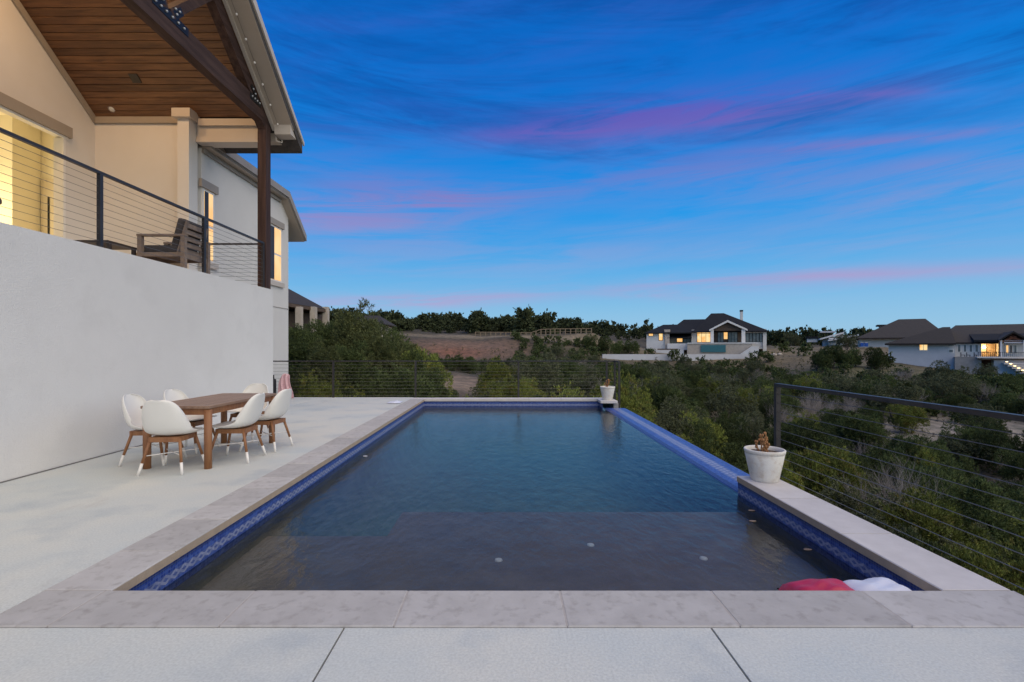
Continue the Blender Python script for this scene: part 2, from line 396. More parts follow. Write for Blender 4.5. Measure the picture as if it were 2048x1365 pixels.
def tile_material():
    """mosaic: rows of small glass tiles, blue with a paler braided band in the middle; v runs across the band (0..1)"""
    m = bpy.data.materials.new('mosaic_tile'); m.use_nodes = True; t = m.node_tree; b = t.nodes['Principled BSDF']
    b.inputs['Roughness'].default_value = .38; b.inputs['Specular IOR Level'].default_value = .3
    uv = t.nodes.new('ShaderNodeUVMap'); uv.uv_map = 'UVMap'
    sp = t.nodes.new('ShaderNodeSeparateXYZ'); t.links.new(uv.outputs[0], sp.inputs[0])
    def mth(op, a, b_=None, cl=False):
        n = t.nodes.new('ShaderNodeMath'); n.operation = op; n.use_clamp = cl
        for i, v in enumerate((a, b_)):
            if v is None: continue
            if isinstance(v, (int, float)): n.inputs[i].default_value = v
            else: t.links.new(v, n.inputs[i])
        return n.outputs[0]
    def mixc(f, a, b_):
        n = t.nodes.new('ShaderNodeMix'); n.data_type = 'RGBA'
        for i, v in ((0, f), (6, a), (7, b_)):
            if isinstance(v, (int, float)): n.inputs[i].default_value = v
            elif isinstance(v, tuple): n.inputs[i].default_value = (*v, 1)
            else: t.links.new(v, n.inputs[i])
        return n.outputs[2]
    u, v = sp.outputs[0], sp.outputs[1]           # u in tiles along, v in tiles across
    cmb = t.nodes.new('ShaderNodeCombineXYZ')
    t.links.new(mth('FLOOR', u), cmb.inputs[0]); t.links.new(mth('FLOOR', v), cmb.inputs[1])
    wn = t.nodes.new('ShaderNodeTexWhiteNoise'); t.links.new(cmb.outputs[0], wn.inputs['Vector'])
    rampn = t.nodes.new('ShaderNodeValToRGB'); r_ = rampn.color_ramp
    r_.elements[0].color = (.016, .042, .24, 1); r_.elements[1].color = (.065, .125, .42, 1)
    e = r_.elements.new(.5); e.color = (.032, .078, .33, 1)
    t.links.new(wn.outputs[0], rampn.inputs[0])
    at = t.nodes.new('ShaderNodeAttribute'); at.attribute_name = 'across'   # 0..1 over the band
    # centre band: chain of pale diamonds
    d = mth('ABSOLUTE', mth('SUBTRACT', at.outputs['Fac'], .5))
    saw = mth('ABSOLUTE', mth('SUBTRACT', mth('FRACT', mth('MULTIPLY', u, .25)), .5))
    inb = mth('MULTIPLY', mth('LESS_THAN', mth('ABSOLUTE', mth('SUBTRACT', d, mth('MULTIPLY', saw, .24))), .05), .45)
    core = mth('LESS_THAN', d, .16)
    pale = mixc(wn.outputs[0], (.34, .37, .50), (.58, .58, .66))
    col = mixc(mth('MULTIPLY', core, .5), rampn.outputs[0], (.10, .14, .30))
    col = mixc(inb, col, pale)
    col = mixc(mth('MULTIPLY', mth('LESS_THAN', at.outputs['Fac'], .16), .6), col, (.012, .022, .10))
    fu = mth('ABSOLUTE', mth('SUBTRACT', mth('FRACT', u), .5)); fv = mth('ABSOLUTE', mth('SUBTRACT', mth('FRACT', v), .5))
    g = mth('GREATER_THAN', mth('MAXIMUM', fu, fv), .455)
    col = mixc(mth('MULTIPLY', g, .45), col, (.24, .27, .36))
    t.links.new(col, b.inputs['Base Color'])
    bp = t.nodes.new('ShaderNodeBump'); bp.inputs['Strength'].default_value = .35; bp.inputs['Distance'].default_value = .003
    t.links.new(mth('SUBTRACT', wn.outputs[0], g), bp.inputs['Height']); t.links.new(bp.outputs[0], b.inputs['Normal'])
    return m
M['tile'] = tile_material()
def tile_strip(name, rows, parent, tile=.024):
    """rows: list of (p_start, p_end) lines across the band; makes the strip with uv in tiles and 'across' 0..1"""
    me = bpy.data.meshes.new(name)
    vs = []; across = []; vv = [0.0]
    for i in range(1, len(rows)): vv.append(vv[-1] + (Vector(rows[i][0]) - Vector(rows[i - 1][0])).length)
    L = (Vector(rows[0][1]) - Vector(rows[0][0])).length
    for (a, b_) in rows: vs += [a, b_]
    fs = [(2 * i, 2 * i + 1, 2 * i + 3, 2 * i + 2) for i in range(len(rows) - 1)]
    me.from_pydata(vs, [], fs); me.materials.append(M['tile'])
    uvl = me.uv_layers.new(name='UVMap'); at = me.attributes.new('across', 'FLOAT', 'POINT')
    for i in range(len(rows)):
        at.data[2 * i].value = at.data[2 * i + 1].value = vv[i] / vv[-1]
    for lp in me.loops:
        i = lp.vertex_index // 2; e = lp.vertex_index % 2
        uvl.data[lp.index].uv = (e * L / tile, vv[i] / tile)
    o = bpy.data.objects.new(name, me); link(o); o.parent = parent
    return o

# ================================================================== pool, coping, deck
XL, XR, YN, YF = -2.317, 2.545, 2.863, 13.65      # faces of the coping round the pool
WATER = -.205
CT = .058                                         # coping thickness
pool = setting('swimming_pool')
# tile bands (left, near, far, right-near, right-far) just behind the coping faces
e = .012
tile_strip('waterline_tile', [((XL - e, YN - .1, -CT), (XL - e, YF + .1, -CT)), ((XL - e, YN - .1, -.26), (XL - e, YF + .1, -.26))], pool)
tile_strip('waterline_tile', [((XL - .1, YF + e, -CT), (XR + .1, YF + e, -CT)), ((XL - .1, YF + e, -.26), (XR + .1, YF + e, -.26))], pool)
tile_strip('waterline_tile', [((XR + e, 5.44, -CT), (XR + e, YN - .1, -CT)), ((XR + e, 5.44, -.26), (XR + e, YN - .1, -.26))], pool)
tile_strip('waterline_tile', [((XL - .1, YN - e, -CT), (XR + .1, YN - e, -CT)), ((XL - .1, YN - e, -.26), (XR + .1, YN - e, -.26))], pool)
tile_strip('waterline_tile', [((XR + e, YF + .1, -CT), (XR + e, 13.15, -CT)), ((XR + e, YF + .1, -.26), (XR + e, 13.15, -.26))], pool)
# basin shell and shelves
b = MB()
b.box(XL - .30, XL - .016, YN - .3, YF + .3, -1.7, -.245)
b.box(XR + .016, XR + .30, YN - .3, 5.40, -1.7, -.245)
b.box(XR + .016, XR + .30, 13.2, YF + .3, -1.7, -.245)
b.box(XL - .016, XR + .016, YN - .3, YN - .016, -1.7, -.245)
b.box(XL - .016, XR + .016, YF + .016, YF + .3, -1.7, -.245)
b.box(XL - .016, XR + .6, YN - .016, YF + .016, -1.7, -1.35)
def cove(x0, z0, rr, sx):            # rounded foot of a basin wall
    return [(x0, z0)] + [(x0 + sx * rr * (1 - math.cos(R(a))), z0 + rr * (1 - math.sin(R(a)))) for a in range(0, 91, 10)]
b.prism(cove(XL - .02, -1.352, .95, 1), 'y', YN, YF + .01); b.prism(cove(2.59, -1.352, .8, -1), 'y', 5.4, YF + .01)
b.prism(cove(YF + .018, -1.352, .9, -1), 'x', XL - .01, 2.6)
b.build('basin', M['plaster'], pool)
b = MB(); b.box(XL - .012, XR + .012, YN - .012, 4.76, -1.34, -.405); b.box(-1.17, XR + .012, 4.76, 5.46, -1.34, -.405)
b.build('tanning_shelf', M['shelf'], pool)
# fittings on the shelf
for (x, y) in ((-.077, 4.217), (.77, 4.54), (1.70, 4.25)):
    MB().lathe([(.0, .012), (.022, .012), (.032, .008), (.036, -.004)], (x, y, -.404), 16).build('bubbler_fitting', M['hfit'], pool, True)
# vanishing edge: rounded tile crest between the two planter copings
rows = []
for (x0, x1, z) in ((2.585, 2.585, -.42), (2.585, 2.60, -.205), (2.60, 2.62, -.196), (2.66, 2.69, -.188), (2.85, 2.92, -.186), (3.06, 3.15, -.192), (3.10, 3.19, -.205), (3.11, 3.20, -.45)):
    rows.append(((x0, 5.40, z), (x1, 13.2, z)))
tile_strip('vanishing_edge_tile', rows[1:-1], pool)
MB().prism([(2.587, -1.7), (3.098, -1.7), (3.098, -.24), (2.587, -.24)], 'y', 5.40, 13.2).build('vanishing_edge_wall', M['plaster'], pool)
# water: closed body, clear with a blue-green absorption, reflecting surface
wm = bpy.data.materials.new('pool_water'); wm.use_nodes = True; t = wm.node_tree; t.nodes.clear()
out = t.nodes.new('ShaderNodeOutputMaterial'); fr = t.nodes.new('ShaderNodeFresnel'); fr.inputs[0].default_value = 1.33
tr = t.nodes.new('ShaderNodeBsdfTransparent'); gl = t.nodes.new('ShaderNodeBsdfGlossy'); gl.inputs['Roughness'].default_value = .11
ms = t.nodes.new('ShaderNodeMixShader'); ge = t.nodes.new('ShaderNodeNewGeometry')
nz = t.nodes.new('ShaderNodeTexNoise'); nz.inputs['Scale'].default_value = 7; nz.inputs['Detail'].default_value = 6
mp_ = t.nodes.new('ShaderNodeMapping'); mp_.inputs['Scale'].default_value = (1.6, .8, 1); mp_.inputs['Rotation'].default_value = (0, 0, .5)
t.links.new(ge.outputs['Position'], mp_.inputs[0]); t.links.new(mp_.outputs[0], nz.inputs['Vector'])
bp = t.nodes.new('ShaderNodeBump'); bp.inputs['Strength'].default_value = .36; bp.inputs['Distance'].default_value = .025
t.links.new(nz.outputs[0], bp.inputs['Height']); t.links.new(bp.outputs[0], gl.inputs['Normal']); t.links.new(bp.outputs[0], fr.inputs['Normal'])
t.links.new(fr.outputs[0], ms.inputs[0]); t.links.new(tr.outputs[0], ms.inputs[1]); t.links.new(gl.outputs[0], ms.inputs[2])
t.links.new(ms.outputs[0], out.inputs['Surface'])
va = t.nodes.new('ShaderNodeVolumeAbsorption'); va.inputs[0].default_value = (.58, .79, .77, 1); va.inputs[1].default_value = .38
t.links.new(va.outputs[0], out.inputs['Volume'])
struct(MB().box(XL - .02, 2.62, YN - .02, YF + .02, -1.36, WATER).build('pool_water', wm))

coping = setting('pool_coping')
def stone(x0, x1, y0, y1, m='stone', z0=-CT, z1=.006, c=.005):
    cx, cy = (x0 + x1) / 2, (y0 + y1) / 2
    o = bpy.data.objects.new('coping_stone', MB().cbox(x0, x1, y0, y1, z0, z1 + random.uniform(-.0015, .0015), c).mesh('coping_stone', M[m], (cx, cy, 0)))
    link(o); o.location = (cx, cy, 0); o.parent = coping
g = .003
xs = [-2.71, -2.345, -1.469, -.58, .305, 1.185, 2.06, 2.96]
for a, b_ in zip(xs, xs[1:]): stone(a + g, b_ - g, 2.494, YN)
ys = [YN, 3.42, 4.05, 4.41, 4.95, 5.39, 6.0, 6.55, 7.2, 7.75, 8.4, 9.0, 9.55, 10.2, 10.8, 11.45, 12.05, 12.65, 13.2, YF]
for a, b_ in zip(ys, ys[1:]): stone(-2.71, XL, a + g, b_ - g)
xs = [-2.71, -2.1, -1.2, -.3, .6, 1.5, 2.1, 2.50]
for a, b_ in zip(xs, xs[1:]): stone(a + g, b_ - g, YF, 14.06, 'stone_pale')
ys = [YN, 3.74, 4.62, 5.44]
for a, b_ in zip(ys, ys[1:]): stone(XR, 2.945, a + g, b_ - g, 'stone_pale')
stone(2.505, 2.96, 13.15, 14.06, 'stone_pale')
mb = MB()
mb.box(-2.705, 2.94, 2.50, YN - .004, -CT + .004, .004); mb.box(-2.705, XL - .004, YN, 14.05, -CT + .004, .004)
mb.box(XL, 2.49, YF + .004, 14.05, -CT + .004, .004); mb.box(XR + .004, 2.94, YN, 5.43, -CT + .004, .004)
mb.build('mortar_bed', M['mortar'], coping)
# warm tan nosing on the pool side of the right coping
MB().box(XR - .003, XR - .0005, YN, 5.43, -CT + .002, .0).build('nosing', M['stone_edge'], coping)
MB().box(XL + .0005, XL + .003, YN + .002, YF - .01, -CT + .002, -.002).build('nosing', M['stone_edge'], coping)

deck = setting('pool_deck')
def slab(x0, x1, y0, y1):
    o = bpy.data.objects.new('deck_slab', MB().cbox(x0 + .005, x1 - .005, y0 + .001, y1 - .001, -.10, 0, .0015).mesh('deck_slab', M['deck'], ((x0 + x1) / 2, (y0 + y1) / 2, 0)))
    link(o); o.location = ((x0 + x1) / 2, (y0 + y1) / 2, 0); o.parent = deck
for a, b_ in zip([-5.35, -2.70, -.83, 1.035, 2.9, 4.6], [-2.70, -.83, 1.035, 2.9, 4.6, 6.4]): slab(a, b_, -2.0, 2.49)
for a, b_ in zip([2.494, 4.17, 6.6, 9.1, 11.5], [4.17, 6.6, 9.1, 11.5, 14.2]): slab(-5.36, -2.712, a, b_)
slab(-7.05, -5.362, 11.165, 14.2)
d_ = MB(); d_.box(-5.33, 6.4, -2.0, 2.488, -.13, -.012); d_.box(-5.36, -2.715, 2.488, 14.2, -.13, -.012); d_.box(-7.05, -5.36, 11.17, 14.2, -.13, -.012)
d_.build('joint_filler', M['joint'], deck)
f_ = MB(); f_.box(-7.1, 3.0, 14.0, 14.18, -4.5, -.135); f_.box(-7.1, -2.72, 11.2, 14.0, -4.5, -.135); f_.box(-5.2, -2.72, -2, 11.2, -4.5, -.135)
f_.box(2.90, 6.38, -2.0, 2.44, -4.5, -.135); f_.box(2.87, 3.0, 2.45, 5.42, -4.5, -.07); f_.box(2.87, 3.0, 13.25, 14.0, -4.5, -.07)
f_.box(2.62, 3.05, 5.45, 13.2, -4.5, -1.71)
f_.build('retaining_wall', M['footing'], deck)
# ================================================================== the house on the left
HL = (-9.0, 8.0, 0.0)
house = thing('house', 'cream stucco two-storey house with raised covered balcony beside the pool', 'house', HL)
BZ = 2.75                                    # balcony floor
PT = .8                                      # roof pitch
def zc(y): return 6.58 + PT * (11 - y) if y >= 6.5 else 6.58 + PT * (y - 2)
MB().box(-9.25, -5.34, -2.2, 11.16, -.6, BZ).build('balcony_wall', M['stucco'], house)
MB().box(-5.341, -5.326, 2.6, 11.16, -.005, .012).build('base_joint', M['joint'], house)
# wall with the tall door opening, under the gable
w = MB()
w.prism([(10.25, BZ), (11.2, BZ), (11.2, zc(11)), (10.25, zc(10.25))], 'x', -9.46, -9.26)
w.prism([(7.2, 5.84), (10.25, 5.84), (10.25, zc(10.25)), (7.2, zc(7.2))], 'x', -9.46, -9.26)
w.prism([(0, BZ), (7.2, BZ), (7.2, zc(7.2)), (6.5, zc(6.5)), (2, 6.58), (0, 6.58)], 'x', -9.46, -9.26)
w.build('gable_wall', M['stucco2'], house)
MB().box(-9.26, -7.1, 11.0, 11.2, BZ, 6.56).build('end_wall', M['stucco2'], house)
# door surround, lintel
MB().box(-9.262, -9.19, 7.1, 10.36, 5.85, 6.07).build('lintel', M['trim'], house)
MB().box(-9.264, -9.235, 7.15, 10.30, 5.80, 5.848).build('door_head', M['winwhite'], house)
MB().box(-9.45, -9.245, 10.20, 10.252, BZ, 5.80).build('door_jamb', M['winwhite'], house)
# room behind the door
rm = MB()
rm.box(-15.2, -9.46, 3.0, 12.2, 6.8, 6.95)
rm.box(-15.2, -15.0, 3.0, 12.2, BZ, 6.8); rm.box(-15.0, -9.46, 2.9, 3.0, BZ, 6.8)
rm.box(-15.0, -9.47, 12.0, 12.2, BZ, 6.8); rm.box(-11.72, -11.42, 11.3, 11.99, BZ, 6.8); rm.box(-9.62, -9.465, 10.9, 11.99, BZ, 6.8)
rm.box(-15.2, -9.26, 2.9, 12.2, BZ - .1, BZ - .002)
rm.build('interior', M['int_wall'], house)
dr = MB().box(-11.38, -10.95, 11.955, 11.995, BZ, 5.55).build('inner_door', M['int_door'], house)
MB().box(-11.20, -11.17, 11.93, 11.953, BZ + .1, 5.1).build('door_pull', M['steel'], dr)
# column with cap
MB().box(-7.24, -6.99, 10.75, 11.05, BZ, 6.50).build('column', M['stucco2'], house)
MB().box(-7.32, -6.92, 10.67, 11.06, 6.47, 6.66).build('column_cap', M['trim_lt'], house)
# ceiling trims
MB().box(-9.25, -7.33, 10.95, 10.998, 6.46, 6.60).build('ceiling_trim', M['trim'], house)
MB().box(-6.91, -5.60, 10.94, 10.99, 6.40, 6.55).build('ceiling_trim', M['trim_lt'], house)
tr_ = MB(); tr_.prism([(10.96, zc(10.96) - .16), (10.96, zc(10.96) + .0), (6.5, zc(6.5)), (2, 6.58), (2, 6.42), (6.5, zc(6.5) - .17)], 'x', -9.255, -9.21)
tr_.build('rake_trim', M['trim'], house)
hb = MB(); hb.box(-6.98, -5.53, 11.0, 11.30, 6.04, 6.50); hb.box(-6.98, -5.53, 10.97, 11.0, 6.04, 6.10)
hb.build('header_beam', M['trim_lt'], house)
# porch ceiling boards, one object each
ceil = MB().prism([(11.02, zc(11.02) + .045), (6.5, zc(6.5) + .045), (6.5, zc(6.5) + .06), (11.02, zc(11.02) + .06)], 'x', -9.27, -5.32).build('porch_ceiling', M['darkwood'], house)
th = math.atan(PT)
pl = MB().cbox(-1.97, 1.97, -.067, .067, -.0, .03, .006)
pl.v = [(x, y, -z) for x, y, z in pl.v]
plm = pl.mesh('plank', M['plank'])
for i in range(41):
    d = .07 + i * .14
    if d * math.cos(th) > 4.45: break
    o = bpy.data.objects.new('plank', plm); link(o); o.parent = ceil
    y = 11.0 - d * math.cos(th); z = zc(y) + .042
    o.location = (-7.30 - HL[0], y - HL[1], z - HL[2]); o.rotation_euler = (-th, 0, 0)
MB().prism([(2.0, 6.60), (6.5, zc(6.5)), (6.5, zc(6.5) + .03), (2.0, 6.63)], 'x', -9.26, -5.33).build('near_ceiling', M['plank'], house)
MB().box(-.09, .09, -.09, .09, -.02, .0).xform(Matrix.Translation((-7.85, 10.33, zc(10.33) + .0)) @ Matrix.Rotation(-th, 4, 'X')).build('speaker_grille', M['darkwood'], house)
# roof
rf = MB(); rf.prism([(11.70, zc(11.70) + .05), (6.5, zc(6.5) + .065), (1.3, zc(1.3) + .05), (1.3, zc(1.3) + .32), (6.5, zc(6.5) + .33), (11.70, zc(11.70) + .32)], 'x', -9.47, -4.90)
roof = rf.build('roof', M['shingle'], house)
sf = MB(); sf.prism([(11.25, zc(11.25) + .035), (6.5, zc(6.5) + .045), (6.5, zc(6.5) + .062), (11.25, zc(11.25) + .047)], 'x', -5.31, -4.905)
sf.build('rake_soffit', M['soffit'], house)
fb = MB(); fb.prism([(11.74, zc(11.70) + .24), (6.5, zc(6.5) + .05), (1.3, zc(1.3) + .05), (1.3, zc(1.3) + .35), (6.5, zc(6.5) + .36), (11.74, zc(11.74) + .36)], 'x', -4.90, -4.865)
fb.build('rake_fascia', M['trim_lt'], house)
fz = MB(); fz.prism([(11.2, zc(11.2) - .03), (6.5, zc(6.5) - .02), (2, 6.56), (2, 6.70), (6.5, zc(6.5) + .06), (11.2, zc(11.2) + .055)], 'x', -5.37, -5.305)
fz.build('frieze_board', M['trim_lt'], house)
eb = MB(); eb.prism([(11.14, 6.285), (11.74, 6.285), (11.74, 6.33), (11.30, 6.50), (11.14, 6.56)], 'x', -5.30, -4.93); eb.build('eave_return', M['trim_lt'], house)
es = MB(); es.prism([(11.31, 6.20), (11.70, 6.20), (11.70, 6.32), (11.31, 6.5)], 'x', -9.0, -5.31); es.build('eave_soffit', M['soffit'], house)
gh = MB(); gh.tube((-5.30, 11.22, 6.27), (-5.30, 11.22, 6.17), .012); gh.tube((-5.30, 11.22, 6.17), (-5.2, 11.3, 6.16), .012); gh.tube((-5.2, 11.3, 6.16), (-5.2, 11.3, 6.22), .012)
gh.build('hook', M['trim_lt'], house)
# timber post and truss
MB().box(-5.56, -5.375, 10.90, 11.12, BZ, 6.415).build('timber_post', M['postw'], house)
MB().box(-5.57, -5.385, 2.1, 11.10, 6.42, 6.79).build('tie_beam', M['beam'], house)
tcn = MB(); tcn.prism([(11.0, zc(11.0) - .02), (6.5, zc(6.5) - .02), (2, zc(2) - .02), (2, zc(2) - .36), (6.5, zc(6.5) - .36), (11.0, zc(11.0) - .36)], 'x', -5.56, -5.39)
tcn.build('top_chord', M['beam'], house)
MB().beam((-5.475, 7.86, 6.78), (-5.475, 8.98, 7.92), .15, .20, (1, 0, 0)).build('web_brace', M['beam'], house)
MB().beam((-5.475, 7.70, 6.78), (-5.475, 6.62, 9.3), .15, .20, (1, 0, 0)).build('web_brace', M['beam'], house)
gp = MB(); gp.box(-5.386, -5.376, 7.42, 8.26, 6.66, 6.80)
gp.beam((-5.380, 7.92, 6.80), (-5.380, 8.10, 6.99), .13, .012, (1, 0, 0)); gp.beam((-5.380, 7.66, 6.80), (-5.380, 7.50, 7.18), .13, .012, (1, 0, 0))
gus = gp.build('gusset_plate', M['steel'], house)
gp = MB(); gp.box(-5.386, -5.376, 10.25, 10.68, 6.66, 6.80); gp.beam((-5.380, 10.52, 6.78), (-5.380, 10.30, 6.95), .10, .012, (1, 0, 0))
gus2 = gp.build('gusset_plate', M['steel'], house)
bolt = MB().tube((-.0, 0, 0), (.022, 0, 0), .022, .018, 8).mesh('bolt', M['bolt'], (0, 0, 0), True)
for par, pts in ((gus, [(7.48, 6.73), (7.60, 6.73), (7.72, 6.73), (7.86, 6.73), (8.00, 6.73), (8.14, 6.73), (7.64, 6.86), (7.58, 7.0), (7.53, 7.11), (7.96, 6.84), (8.03, 6.93), (7.93, 6.91)]),
                 (gus2, [(10.32, 6.73), (10.42, 6.73), (10.52, 6.73), (10.62, 6.73), (10.36, 6.90), (10.44, 6.84)])):
    for (y, z) in pts:
        o = bpy.data.objects.new('bolt', bolt); link(o); o.parent = par; o.location = (-5.377 - HL[0], y - HL[1], z)
# recessed downlight in the porch ceiling
MB().lathe([(0, .002), (.05, .002), (.065, -.012), (.07, 0)], (0, 0, 0), 16).xform(Matrix.Translation((-8.76, 10.84, zc(10.84) - .002)) @ Matrix.Rotation(-th, 4, 'X') @ Matrix.Scale(-1, 4, (0, 0, 1))).build('recessed_light', M['winwhite'], house, True)

# wing beyond the balcony
wg = MB(); wg.prism([(11.2, -4), (15.65, -4), (15.65, 5.56), (15.1, 6.0), (11.2, 6.0)], 'x', -9.4, -7.0); wg.build('wing_wall', M['stucco2'], house)
MB().box(-7.0, -6.985, 11.2, 15.66, 2.66, 2.675).build('control_joint', M['trim'], house)
wr = MB(); wr.prism([(11.21, 6.03), (15.08, 6.03), (16.38, 4.99), (16.38, 5.16), (15.12, 6.22), (11.21, 6.22)], 'x', -9.4, -6.76)
wing_roof = wr.build('wing_roof', M['gutter'], house)
ws = MB(); ws.prism([(11.21, 6.005), (15.09, 6.005), (16.36, 4.97), (16.36, 4.985), (15.09, 6.025), (11.21, 6.025)], 'x', -7.4, -6.78); ws.build('wing_soffit', M['soffit'], house)
wf = MB(); wf.prism([(11.21, 6.06), (15.09, 6.06), (16.40, 5.00), (16.40, 5.19), (15.14, 6.25), (11.21, 6.25)], 'x', -6.758, -6.72); wf.build('wing_fascia', M['gutter'], house)
MB().box(-6.99, -6.94, 11.21, 15.06, 5.90, 6.0).build('frieze_board', M['trim'], house)
for (y0, y1) in ((10.98 + .23, 11.66), (14.3, 15.14)):
    win = MB().box(-7.0, -6.975, y0, y1, 3.43, 5.10).build('window', M['winwhite'], house)
    MB().box(-6.974, -6.968, y0 + .06, y1 - .06, 3.48, 4.22).build('pane', M['winlit'], win)
    MB().box(-6.974, -6.968, y0 + .06, y1 - .06, 4.28, 5.04).build('pane', M['winlit'], win)
    MB().box(-6.9665, -6.963, y0 + .06, y0 + .06 + .33 * (y1 - y0), 3.48, 5.04).build('curtain', M['darkwood'], win)
    MB().box(-7.0, -6.93, y0 - .10, y1 + .10, 5.10, 5.28).build('window_head', M['trim'], win)
    MB().box(-7.0, -6.93, y0 - .08, y1 + .10, 3.29, 3.43).build('window_sill', M['trim_lt'], win)

# warm lamps of the room and porch
def lamp(name, kind, loc, energy, col, size=1.0, rot=None):
    d = bpy.data.lights.new(name, kind); d.energy = energy; d.color = col
    if kind == 'AREA': d.shape = 'RECTANGLE'; d.size = size; d.size_y = size
    elif kind == 'SPOT': d.spot_size = R(130); d.spot_blend = 1; d.shadow_soft_size = size
    else: d.shadow_soft_size = size
    o = bpy.data.objects.new(name, d); o.location = loc
    if rot: o.rotation_euler = rot
    return link(o)
lamp('room_light', 'POINT', (-11.9, 10.0, 4.3), 85, (1, .80, .44), .5)
for x in (-8.3, -6.7):
    lamp('porch_light', 'SPOT', (x, 7.9, zc(7.9) - .15), 120, (1, .60, .28), .15, (R(22), 0, 0))
    MB().lathe([(0, .0), (.06, .0), (.075, .012), (.08, .0)], (x, 7.9, zc(7.9) - .03), 16).build('recessed_light', M['winwhite'], house, True)

# string lights along the rake
sl = thing('string_lights', 'string of small clear bulbs hung along the sloping roof edge', 'string lights', (-5.2, 11.08, 6.55))
pts = []
for k in range(14):
    y = 11.08 - .335 * k
    pts.append((-5.2, y, zc(y) + .015 - .03))
wmb = MB()
for a, b_ in zip(pts, pts[1:]):
    mid = ((a[0] + b_[0]) / 2, (a[1] + b_[1]) / 2, (a[2] + b_[2]) / 2 - .015)
    wmb.tube(a, mid, .004, n=5); wmb.tube(mid, b_, .004, n=5)
wmb.build('wire', M['cable'], sl)
bm_ = MB().ico((0, 0, -.012), .022, 2, (1, 1, 1.2)).mesh('bulb', M['white_paint'], (0, 0, 0), True)
for p in pts:
    o = bpy.data.objects.new('bulb', bm_); link(o); o.parent = sl; o.location = (p[0] + 5.2, p[1] - 11.08, p[2] - 6.55)

# ------------------------------------------------------------------ cable railings
def railing(name, label, segs, posts, z0, ztop, ncab, loc, group, rail=(.05, .035), first=.08, postw=.05, zpost=None):
    t = thing(name, label, 'railing', loc, group)
    for (a, b_) in segs:
        MB().beam((*a, ztop - rail[1] / 2), (*b_, ztop - rail[1] / 2), rail[0], rail[1]).build('top_rail', M['railm'], t)
        for i in range(ncab):
            z = z0 + first + (ztop - rail[1] - z0 - first - .08) * i / (ncab - 1)
            MB().tube((*a, z), (*b_, z), .0032, n=6).build('cable', M['cable'], t)
    for p in posts:
        MB().box(p[0] - postw / 2, p[0] + postw / 2, p[1] - postw / 2, p[1] + postw / 2, (z0 if zpost is None else zpost), ztop - rail[1] - .001).build('post', M['railm'], t)
    return t
railing('cable_railing', 'dark metal cable railing along the balcony edge above the white wall', [((-5.42, -2), (-5.42, 10.89)), ((-5.56, 10.97), (-6.98, 10.97))],
        [(-5.42, 4.29), (-5.42, 6.517), (-5.42, 8.747), (-5.42, 10.86)], BZ + .02, 3.77, 10, (-5.42, 8, BZ), 'cable railings')
railing('cable_railing', 'dark metal cable railing across the far end of the pool deck', [((-6.95, 14.12), (3.09, 14.12)), ((3.09, 14.12), (3.09, 13.55))],
        [(-5.02, 14.12), (-2.65, 14.12), (.317, 14.12), (2.86, 14.12), (3.09, 14.12), (3.09, 13.55)], -.02, 1.065, 10, (0, 14.12, 0), 'cable railings', zpost=-.6)
railing('cable_railing', 'dark metal cable railing standing beside the pale coping with the larger pot', [((3.0, 5.47), (3.0, -2))],
        [(3.0, 5.45), (3.0, 2.2)], -.06, 1.03, 10, (3.0, 5.45, 0), 'cable railings', zpost=-.6, first=.08)

# ================================================================== furniture on the pool deck
def chair_shell():
    cp = np.array([(.25, .452), (.17, .438), (.06, .425), (-.06, .420), (-.15, .435), (-.215, .49), (-.255, .58), (-.285, .69), (-.305, .79), (-.318, .842)])
    tt = np.linspace(0, 1, len(cp)); nv, nu = 30, 19
    def cat(a, t):
        x = t * (len(a) - 1); i = int(min(max(math.floor(x), 0), len(a) - 2)); f = x - i
        p0 = a[max(i - 1, 0)]; p1 = a[i]; p2 = a[i + 1]; p3 = a[min(i + 2, len(a) - 1)]
        return .5 * ((2 * p1) + (-p0 + p2) * f + (2 * p0 - 5 * p1 + 4 * p2 - p3) * f * f + (-p0 + 3 * p1 - 3 * p2 + p3) * f ** 3)
    lift = np.array([0.0, .012, .035, .070, .105, .130, .120, .090, .055, .02])
    vs = []
    for j in range(nv + 1):
        t = j / nv
        c = cat(cp, t); d = cat(cp, min(t + .01, 1)) - cat(cp, max(t - .01, 0)); d /= np.linalg.norm(d)
        n = np.array([d[1], -d[0]])
        if n[1] < 0 and t < .3: n = -n
        n = np.array([abs(d[1]), abs(d[0])]) if t > .3 else np.array([0, 1.0])
        w = .270
        if t > .45: w = .270 * max(0.0, 1 - ((t - .45) / .56) ** 2.4) ** .58
        if t < .25: w = .20 + .07 * math.sin(t / .25 * math.pi / 2)
        L = float(cat(lift, t))
        for i in range(nu):
            u = -1 + 2 * i / (nu - 1)
            uu = math.sin(u * math.pi / 2 * .96)
            k = L * abs(u) ** 2.3
            wn = w * uu
            vs.append((wn * (1 - .10 * abs(u) ** 3 * min(1, L / .15)), c[0] + n[0] * k, c[1] + n[1] * k))
    fs = [(j * nu + i, j * nu + i + 1, (j + 1) * nu + i + 1, (j + 1) * nu + i) for j in range(nv) for i in range(nu - 1)]
    return vs, fs
